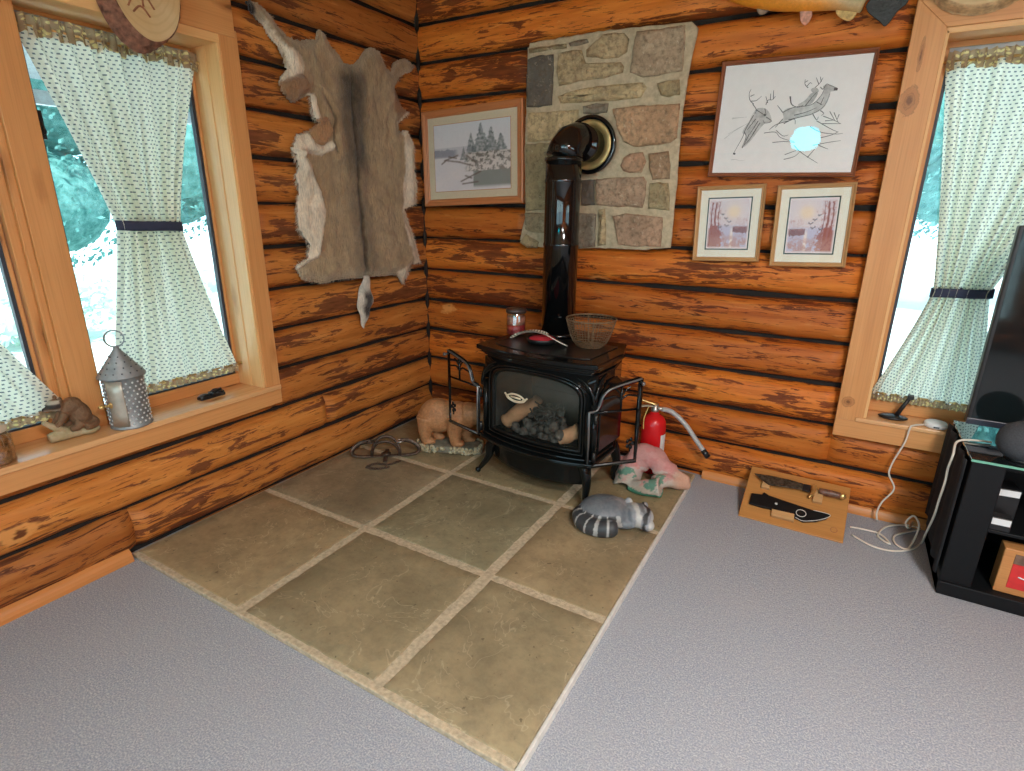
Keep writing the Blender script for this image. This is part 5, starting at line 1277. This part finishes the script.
# ------------------------------------------------------------------ fire extinguisher
ec = Vector((1.768, -.155, .0)); ec.z = HT if ec.y < -.2 else 0.0
ec.z = HT+.0
T = Matrix.Translation(ec)
ext = thing('fire_extinguisher', 'red fire extinguisher with grey hose standing against the log wall beside the stove', 'fire extinguisher', ec)
RED = plain('red_paint', (.62, .012, .015), .25, var=.04)
MB().lathe([(.066, 0), (.070, .006), (.070, .285), (.066, .312), (.050, .336), (.028, .350), (.022, .366), (0, .366)], T, 36).build('cylinder', RED, ext)
lb = MB(); lb.grid(lambda s, t: ec+Vector((.0708*math.cos(-.62+.75*s), .0708*math.sin(-.62+.75*s), .07+.17*t)), 12, 4); lb.build('label', WHITEP, ext)
vz = ec+Vector((0, 0, .366))
v_ = MB().lathe([(.022, -.004), (.024, .016), (.018, .022), (.018, .045), (0, .046)], Matrix.Translation(vz), 20).tube([vz+Vector((0, 0, .022)), vz+Vector((.045, -.012, .024))], .012, 10)
v_.build('valve', plain('valve_metal', (.48, .45, .40), .35, .8), ext)
MB().box((-.012, -.006, 0), (.012, .006, .006)).build('pin', BRASS, ext, world=False).location = (0, 0, .405)
h1 = MB().tube(spline([vz+Vector((.01, 0, .043)), vz+Vector((-.03, -.01, .052)), vz+Vector((-.085, -.02, .066))], 4), .008, 8, flat=2.2)
h1.build('lever', BRASS, ext)
MB().tube(spline([vz+Vector((.01, 0, .030)), vz+Vector((-.04, -.01, .030)), vz+Vector((-.08, -.02, .022))], 4), .007, 8, flat=2).build('carry_handle', plain('handle_metal', (.5, .42, .3), .4, .7), ext)
MB().tube(spline([vz+Vector((-.03, -.03, .03)), vz+Vector((-.042, -.06, -.03)), vz+Vector((-.036, -.078, -.09))], 5), .0035, 5).build('seal_tie', plain('yellow_tie', (.62, .42, .12), .6), ext)
yh = -.14
hs = spline([vz+Vector((.045, -.012, .024)), at(1, yh, 672, 412), at(1, yh, 685, 424), at(1, yh, 696, 440), at(1, yh, 703, 450)], 6)
MB().tube(hs, .0135, 12).build('hose', plain('grey_hose', (.42, .41, .39), .4), ext)
e0, e1 = hs[-1], hs[-1]+(hs[-1]-hs[-3]).normalized()*.048
MB().tube([e0, e1], [.0155, .0165], 12).build('nozzle', BLACKP, ext)
# ------------------------------------------------------------------ draped pink and floral cloth
cl = thing('floral_cloth', 'crumpled pink and white floral cloth with green hem heaped before the red extinguisher', 'cloth', Vector((1.78, -.36, HT)))
Q = lambda x, y, d: at(1, d, x, y)
lm = MB()
arm = spline([Q(634, 456, -.30), Q(644, 454, -.31), Q(656, 460, -.31), Q(670, 472, -.31), Q(684, 484, -.30)], 5)
n_ = len(arm); lm.tube(arm, [lerp(.064, .050, i/n_) if i < n_*.75 else .044 for i in range(n_)], 14); lm.ell(arm[-1], (.042, .038, .034), n=12)
lm.tube(spline([Q(640, 456, -.30), Q(632, 466, -.34), Q(627, 478, -.38), Q(626, 488, -.42)], 5), [lerp(.06, .080, i/15) for i in range(16)], 14)
lm.tube(spline([Q(624, 458, -.28), Q(624, 474, -.33), Q(624, 488, -.38)], 4), .066, 12)
lm.tube(spline([Q(632, 489, -.44), Q(646, 489, -.46), Q(660, 488, -.46)], 4), [.052]*9, 14)
lm.tube(spline([Q(655, 481, -.42), Q(668, 481, -.37), Q(682, 484, -.31)], 4), [.038]*9, 12)
lm.ell(Q(641, 464, -.34), (.05, .035, .05), n=14)
for v in lm.v:
    f = fbm(v.x*11, v.y*11, v.z*11, 3); v += Vector((.012*f, .012*f, .010*f)); v.z = max(v.z, HT+.001)
wr = lm
ptop = Q(645, 452, -.31).z
PG = Q(668, 497, -.46)
def ccol(p):
    f = 3*fbm(p.x*22, p.y*22, p.z*22)
    h = (p.z-HT)/.22
    c = mixc((.50, .44, .36), (.60, .30, .27), sstep(.22, .50, h+.06*f)); c = mixc(c, (.55, .20, .19), .6*sstep(.55, .72, nz(p.x*9, p.y*9, p.z*9)))
    if h < .5: c = mixc(c, (.58, .55, .48), .6*sstep(.4, .65, nz(p.x*15, p.z*15, 5)))
    c = mixc(c, (.62, .36, .25), sstep(1.93, 2.0, p.x))
    if p.y < -.40 and p.z < .13:
        g = sstep(.64, .70, nz(p.x*14+3, p.z*22, p.y*9)); c = mixc(c, (.09, .26, .18), .9*g)
    if p.y < -.40 and p.z < HT+.026 and p.x > 1.70: c = (.07, .27, .18)
    return c
lmo = melt(lm, 'cloth', vcol('floral_cotton', .9, .4, 90, var=.1), cl, .007, ccol, 3)
# ------------------------------------------------------------------ knife plaque leaning on the wall
K0 = at(2, .006, 738, 515); K1 = at(2, .006, 843, 543); kx = (K1-K0).normalized()
K2 = at(1, -.105, 753, 466); ku = (K2-K0); ku = (ku-kx*ku.dot(kx)); kw, kh = (K1-K0).length, ku.length; ku.normalize(); kn = kx.cross(ku)
if kn.y > 0: kn = -kn
KF = Matrix(((kx.x, ku.x, kn.x, K0.x), (kx.y, ku.y, kn.y, K0.y), (kx.z, ku.z, kn.z, K0.z), (0, 0, 0, 1)))
plq = thing('knife_plaque', 'wooden plaque with a mounted bowie knife and black sheath leaning against the log wall', 'plaque', K0)
def kp(x, y):
    px, py = 730+.1297*x, 455+.1297*y
    d = _fw+CR*((px-512)/FOC)-CU*((py-385.5)/FOC); k_ = kn.dot(K0-CAM)/kn.dot(d); p = CAM+d*k_-K0; return (p.dot(kx), p.dot(ku))
KB = lambda mb, n, m, **k_: mb.build(n, m, plq, **k_)
bdm = MB(); bdm.prism([(0, 0), (kw, 0), (kw, kh), (0, kh)], -.02, KF); KB(bdm, 'board', pine('plaque_oak', (.44, .19, .05), (.54, .25, .075), (.25, .11, .035), .4), bevel=.004)
zf = lambda z: KF @ Matrix.Translation((0, 0, z))
KB(MB().prism([kp(*q) for q in ((185, 165), (300, 182), (440, 212), (560, 245), (552, 292), (440, 275), (300, 255), (240, 215))], .006, zf(.024)), 'blade', plain('etched_blade', (.10, .09, .07), .3, .7, var=.7, scale=60), bevel=.002)
KB(MB().prism([kp(*q) for q in ((560, 250), (622, 262), (610, 312), (552, 296))], .012, zf(.021)), 'ricasso', BLACKP, bevel=.002)
KB(MB().prism([kp(*q) for q in ((628, 265), (660, 255), (668, 285), (640, 330), (615, 355), (600, 345), (622, 310))], .018, zf(.018)), 'guard', BRASS, bevel=.004)
hp0, hp1 = kp(680, 300), kp(850, 340); hk_ = MB().tube([KF @ Vector((lerp(hp0[0], hp1[0], t), lerp(hp0[1], hp1[1], t), .027)) for t in (0, .2, .5, .8, 1)], [.014, .016, .0175, .016, .015], 14); KB(hk_, 'grip', plain('wood_grip', (.15, .07, .045), .4, var=.5, scale=60, bump=.3))
pc = kp(860, 342); KB(MB().ell(KF @ Vector((pc[0], pc[1], .027)), (.019, .017, .017), n=14), 'pommel', BRASS)
for a, b in (((650, 280), (705, 385)), ((250, 215), (300, 275))):
    p, q = kp(*a), kp(*b); KB(MB().prism([(p[0], q[1]), (q[0], q[1]), (q[0], p[1]), (p[0], p[1])], .020, KF), 'peg', OAKFR, bevel=.003)
KB(MB().prism([kp(*q) for q in ((165, 305), (245, 318), (262, 298), (300, 325), (520, 400), (640, 440), (772, 475), (740, 505), (660, 525), (560, 528), (500, 498), (300, 425), (260, 418), (145, 385))], .014, zf(.004)), 'sheath', plain('black_leather', (.006, .006, .0065), .45, Specular_IOR_Level=.25), bevel=.004)
rimp = [KF @ Vector((*kp(*q), .0185)) for q in ((500, 495), (560, 524), (660, 520), (738, 502), (766, 476), (640, 442))]
KB(MB().tube(spline(rimp, 4), .0016, 5), 'sheath_stitching', STEEL)
sc_ = kp(545, 465); KB(MB().tube([KF @ Vector((sc_[0]+.022*math.cos(a), sc_[1]+.020*math.sin(a), .0185)) for a in [2*PI*i/20 for i in range(20)]], .0018, 5, closed=True), 'stamped_ring', STEEL)
s2 = kp(354, 392); KB(MB().lathe([(.007, 0), (.007, .003), (0, .005)], KF @ Matrix.Translation((s2[0], s2[1], .018)), 14), 'snap', STEEL)
p, q = kp(318, 440), kp(492, 500); pk = [kp(*r) for r in ((320, 430), (495, 470), (490, 525), (316, 478))]; KB(MB().prism(pk, .020, KF), 'support_block', OAKFR, bevel=.003)
me2 = kp(800, 580); KB(MB().tube([KF @ Vector((me2[0]+.014*math.cos(a), me2[1]+.014*math.sin(a), .001)) for a in [2*PI*i/20 for i in range(20)]], .0015, 5, closed=True), 'burnt_mark', ETCH)
# ------------------------------------------------------------------ television and its stand
BLK = plain('black_laminate', (.0045, .005, .006), .55, Specular_IOR_Level=.25)
TGL = NT('black_glass_top'); TGL = TGL.done(TGL.bsdf((.012, .016, .016), .03, 0, None, Specular_IOR_Level=1.0, Coat_Weight=1., Coat_Roughness=.02))
S0, S1, SY0, SY1 = 3.112, 4.35, -.60, -.13
stand = thing('tv_stand', 'black television stand with glass top and open shelves at the wall under the window', 'tv stand', ((S0+S1)/2, (SY0+SY1)/2, 0))
MB().box((S0-.006, SY0-.006, .592), (S1, SY1, .602)).build('glass_top', TGL, stand, bevel=.002)
MB().box((S0-.005, SY0-.0075, .5925), (S1, SY0-.0055, .6015)).build('glass_edge', plain('green_glass_edge', (.16, .42, .30), .2), stand)
MB().box((S0, SY0, .0), (S0+.105, SY1, .592)).build('side_panel', BLK, stand, bevel=.004)
MB().box((S1-.105, SY0, .0), (S1, SY1, .592)).build('side_panel', BLK, stand, bevel=.004)
MB().box((S0, SY0-.012, .0), (S1, SY1, .06)).build('plinth', BLK, stand, bevel=.004)
MB().box((S0+.1, SY0+.03, .30), (S1-.1, SY1, .315)).build('shelf', BLK, stand, bevel=.003)
MB().box((S0+.1, SY0+.03, .565), (S1-.1, SY1, .592)).build('top_rail', BLK, stand, bevel=.003)
MB().box((S0, SY1-.01, .06), (S1, SY1, .57)).build('back_panel', BLK, stand)
# dark fabric covering the flank, with a ragged hem
fc_ = MB(); fc_.grid(lambda s, t: Vector((S0-.012-.006*math.sin(s*26), lerp(SY0+.02, SY1, s), lerp(.075+.05*s+.022*noise.noise(Vector((s*9, 1, 1)))-.03*math.floor(s*3)*0, .585, t))), 30, 12)
fc_.build('side_cloth', plain('black_cloth', (.010, .010, .012), .95), stand, solid=.004)
TVX0, TVX1, TVY = 3.118, 4.52, -.30
tv = thing('television', 'large black flat television standing on the stand in front of the window', 'television', ((TVX0+TVX1)/2, TVY, .60))
TVZ0, TVZ1 = .648, 1.45
SCR = NT('tv_screen'); SCR = SCR.done(SCR.bsdf((.008, .012, .013), .06, 0, None, Specular_IOR_Level=.35))
MB().box((TVX0, TVY-.0, TVZ0), (TVX1, TVY+.045, TVZ1)).build('housing', BLACKP, tv, bevel=.006)
MB().box((TVX0+.014, TVY-.003, TVZ0+.03), (TVX1-.014, TVY+.001, TVZ1-.012)).build('screen', SCR, tv)
MB().box((TVX0, TVY-.006, TVZ0), (TVX1, TVY+.002, TVZ0+.026)).build('bezel', plain('blue_black_bezel', (.03, .034, .05), .3), tv, bevel=.002)
for xx in (3.52, 4.15): MB().tube([(xx, TVY-.11, .608), (xx, TVY+.02, .636), (xx, TVY+.13, .608)], [.010, .013, .010], 8).build('foot', BLACKP, tv)
bc = Vector((3.263, -.515, .602))
spk = thing('smart_speaker', 'dark grey fabric ball speaker on the glass stand top in front of the television', 'speaker', bc)
MB().lathe([(.044, 0), (.048, .004), (.048, .010), (0, .010)], Matrix.Translation(bc), 32).build('base', BLACKP, spk)
MB().lathe([(.045, .008), (.066, .022), (.080, .045), (.084, .072), (.079, .100), (.064, .125), (.038, .142), (0, .147)], Matrix.Translation(bc), 40).build('fabric_shell', plain('charcoal_weave', (.055, .058, .065), .95, var=.3, scale=220, bump=.4), spk)
# things on the shelves
fx = Vector((3.288, -.575, .061))
bx = thing('wooden_box', 'orange wooden box with red front panel on the bottom shelf of the stand', 'box', fx)
MB().box((0, 0, 0), (.32, .07, .195)).build('case', pine('box_pine', (.50, .21, .07), (.58, .27, .09), (.3, .12, .04)), bx, world=False, bevel=.004)
MB().box((.035, -.003, .03), (.285, .002, .135)).build('red_panel', plain('red_panel', (.62, .03, .03), .5), bx, world=False)
MB().box((.035, -.003, .137), (.285, .002, .177)).build('dark_panel', plain('brown_panel', (.16, .09, .06), .6, var=.5), bx, world=False)
MB().tube(spline([(.06, -.004, .085), (.12, -.004, .075), (.2, -.004, .09)], 4), .003, 5).build('white_stroke', WHITEP, bx, world=False)
for nm, lab, lo, hi, tilt in (('disc_case', 'black disc case with white spine leaning on the upper shelf of the stand', (3.224, -.50, .316), (.085, .10, .15), .1), ('disc_case', 'small black case with white corner lying lower on the upper shelf of the stand', (3.222, -.568, .316), (.065, .05, .055), 0)):
    t = thing(nm, lab, 'case', lo, tilt)
    MB().box((0, 0, 0), hi).build('case', BLACKP, t, world=False, bevel=.003)
    MB().box((.004, -.002, hi[2]-.03), (hi[0]-.004, .0, hi[2]-.004)).build('white_spine', WHITEP, t, world=False)
# ------------------------------------------------------------------ on the sill by the television
SZ2 = .5302
c = at(2, SZ2, 896, 411)
c.y = -.02
ph = thing('phone_stand', 'black phone stand with a leaning arm on the white-lit sill by the television', 'phone stand', c)
ph.location = (2.895, -.02, SZ2)
MB().ell((0, 0, .010), (.062, .040, .012), n=20).build('base', BLACKP, ph, world=False)
MB().tube([(.01, .0, .015), (.035, .008, .075), (.052, .012, .115)], [.011, .009, .008], 10).build('arm', BLACKP, ph, world=False)
MB().box((.040, .0, .105), (.066, .02, .128)).build('clip', BLACKP, ph, world=False, bevel=.003)
rt_ = thing('wifi_puck', 'flat white plastic router puck on the sill beside the television', 'router', (3.062, -.045, SZ2))
MB().lathe([(.040, 0), (.046, .004), (.046, .020), (.040, .026), (0, .027)], n=32).build('case', WHITEP, rt_, world=False)
MB().box((-.012, -.048, .008), (.010, -.043, .014)).build('port', GASKET, rt_, world=False)
CORD = plain('white_cord', (.72, .64, .54), .5, var=.05)
w = lambda x, y, d: at(1, d, x, y)
g = lambda x, y: at(2, .008, x, y)
sx_ = lambda x, y: at(0, 3.072, x, y)
cd = MB().tube(spline([Vector((3.02, -.06, .539)), Vector((2.975, -.094, .536)), w(910, 428, -.112), w(905, 442, -.108), w(893, 462, -.108), w(889, 474, -.108), w(894, 489, -.108), w(882, 502, -.108), w(877, 512, -.108), w(877, 520, -.108)], 6), .0042, 8)
tag(cd.build('charging_cord', CORD), 'thin white cord hanging from the sill down the log wall to the floor', 'cord')
cd = MB().tube(spline([Vector((3.20, -.38, .608)), Vector((3.13, -.40, .609)), Vector((3.085, -.42, .598)), sx_(953, 455), sx_(948, 468), sx_(945, 482), sx_(939, 500), sx_(934, 516), sx_(926, 533), g(922, 542), g(912, 549), g(893, 551), g(872, 546), g(852, 535)], 6), .0045, 8)
tag(cd.build('power_cord', CORD), 'white power cord running from the stand top down beside its black side panel', 'cord')
cd = MB().tube(spline([g(926, 522), g(916, 518), w(909, 528, -.2), w(906, 522, -.2), w(914, 516, -.2), w(919, 527, -.21), g(911, 545), g(905, 549), g(895, 543), g(896, 535), g(920, 529), g(905, 525), g(886, 527), g(878, 536), g(890, 544), g(880, 534), g(862, 529), g(850, 527)], 6), .0045, 8)
tag(cd.build('coiled_cord', CORD), 'tangled white cord coiled on the carpet beside the black television stand', 'cord')
# ------------------------------------------------------------------ on the sill of the double window
SZ1 = .6015
lc = Vector((.040, -2.062, SZ1)); T = Matrix.Translation(lc)
lan = thing('tin_lantern', 'punched tin candle lantern with cone top and ring on the window sill', 'lantern', lc)
TIN = plain('galvanised_tin', (.27, .285, .285), .5, .3, var=.25, scale=18)
LR = .074
lbm = MB().lathe([(LR+.003, 0), (LR+.004, .006), (LR, .010), (LR, .214), (LR+.006, .220), (LR+.006, .224), (LR-.002, .224), (LR-.002, .01), (0, .008)], T, 44); lbm.build('drum', TIN, lan)
dts = MB(); rnd = random.Random(9)
for r_ in range(11):
    for q_ in range(20):
        a = 2*PI*(q_+.5*(r_ % 2))/20; z = .022+.0175*r_
        if -1.5 < ((a+PI) % (2*PI))-PI < -.4 and r_ % 2 == 0: continue
        p = lc+Vector((LR*math.cos(a), LR*math.sin(a), z)); dts.ell(p, (.0046,)*3, n=5)
tag(dts.build('punched_dots', plain('raised_tin', (.66, .68, .68), .4, .3), lan), kind='stuff')
cn = MB().lathe([(LR+.014, .218), (LR+.013, .224), (.012, .330), (.010, .342), (0, .344)], T, 44); cn.build('cone_top', TIN, lan)
cdm = MB()
for r_ in range(4):
    for q_ in range(16-r_*3):
        a = 2*PI*(q_+.5*(r_ % 2))/(16-r_*3); t = .14+.2*r_; cdm.ell(lc+Vector((lerp(LR+.012, .014, t)*math.cos(a), lerp(LR+.012, .014, t)*math.sin(a), lerp(.226, .33, t))), (.003,)*3, n=5)
cdm.ell(lc+Vector((.018, -.022, .285)), (.006,)*3, n=8); tag(cdm.build('cone_dots', GASKET, lan), kind='stuff')
MB().tube([lc+Vector((.034*math.cos(a)*.55, .034*math.cos(a)*.84, .374+.034*math.sin(a))) for a in [2*PI*i/30 for i in range(30)]], .0055, 8, closed=True, flat=.4).build('carry_ring', TIN, lan)
dm = MB(); dm.grid(lambda s, t: lc+Vector(((LR+.003)*math.cos(-1.35+.85*s), (LR+.003)*math.sin(-1.35+.85*s), .014+.196*t)), 12, 4); dm.build('door', plain('smooth_tin', (.50, .44, .36), .4, .6), lan, solid=.002)
lt = lc+Vector((LR*math.cos(-1.25), LR*math.sin(-1.25), .11)); MB().ell(lt, (.010, .012, .014), n=10).tube([lt, lt+Vector((.018, -.022, .006))], .005, 8).ell(lt+Vector((-.008, -.034, .0)), (.012, .012, .010), n=10).tube([lt, lt+Vector((-.008, -.03, 0))], .005, 8).build('latch', BRASS, lan)
fo = Vector((-.005, -2.265, SZ1))
fg_ = thing('raccoon_ornament', 'small brown raccoon ornament crouched on a log on the window sill', 'figurine', fo, math.radians(-90))
lg = MB().tube(spline([(-.085, 0, .016), (-.03, .0, .022), (.03, .0, .024), (.075, .0, .020)], 5), [.020, .026, .028, .026, .024, .026, .028, .026, .024, .026, .026, .024, .022, .022, .020, .018], 12)
lg.tube([(-.0, .0, .025), (.05, .01, .06), (.085, .012, .095)], [.016, .014, .010], 8).ell((-.06, .01, .018), (.04, .03, .020), n=10)
for v in lg.v: v.z = max(v.z, .001)
melt(lg, 'log', vcol('ornament_wood', .7, .6, 60), fg_, .004, lambda p: mixc((.42, .36, .18), (.55, .44, .28), nz(p.x*30, p.y*30, p.z*30)), 2, world=False)
rb = MB().ell((-.042, 0, .090), (.040, .036, .056), (0, .25, 0), n=16).ell((-.018, 0, .130), (.042, .032, .034), (0, .35, 0), n=16).ell((.030, 0, .148), (.030, .029, .024), n=14).ell((.058, 0, .138), (.018, .012, .010), n=10)
for s in (-1, 1):
    rb.ell((.018, s*.022, .172), (.008, .006, .011), n=8).tube([(.01, s*.02, .11), (.035, s*.018, .075), (.05, s*.012, .065)], [.015, .011, .010], 8).tube([(-.03, s*.025, .06), (-.01, s*.03, .045), (.01, s*.028, .045)], [.022, .015, .012], 8)
rb.tube(spline([(-.065, 0, .07), (-.085, .01, .05), (-.075, .03, .04), (-.04, .04, .04)], 4), .015, 10)
def r2(p):
    c = mixc((.17, .085, .04), (.27, .15, .075), nz(p.x*30, p.y*30, p.z*30))
    if p.x > .022 and p.z > .118: c = mixc(c, (.04, .03, .025), sstep(.012, .006, abs(p.z-.148))); c = mixc(c, (.62, .55, .44), sstep(.008, .004, abs(p.z-.163))*.8); c = mixc(c, (.6, .52, .42), sstep(.138, .132, p.z)*.7); c = mixc(c, (.02, .02, .02), sstep(.069, .074, p.x))
    return c
melt(rb, 'raccoon', vcol('ornament_fur', .6, .7, 120), fg_, .0036, r2, 2, world=False)
jc = Vector((.045, -2.515, SZ1)); T = Matrix.Translation(jc)
jar = thing('spice_jar', 'amber potpourri jar at the photo edge on the window sill', 'jar', jc)
MB().lathe([(.044, .001), (.052, .004), (.054, .014), (.054, .100), (.044, .115), (.044, .122), (.041, .122), (.041, .114), (.051, .098), (.051, .008), (0, .006)], T, 30).build('glass', GLASSY, jar)
MB().lathe([(0, .008), (.0505, .009), (.0505, .078), (.04, .084), (0, .082)], T, 30).build('contents', plain('amber_potpourri', (.50, .20, .05), .7, var=.7, scale=60), jar)
MB().lathe([(.046, .122), (.047, .126), (.046, .140), (.0, .146)], T, 30).build('lid', plain('pale_cork', (.62, .52, .40), .7), jar)
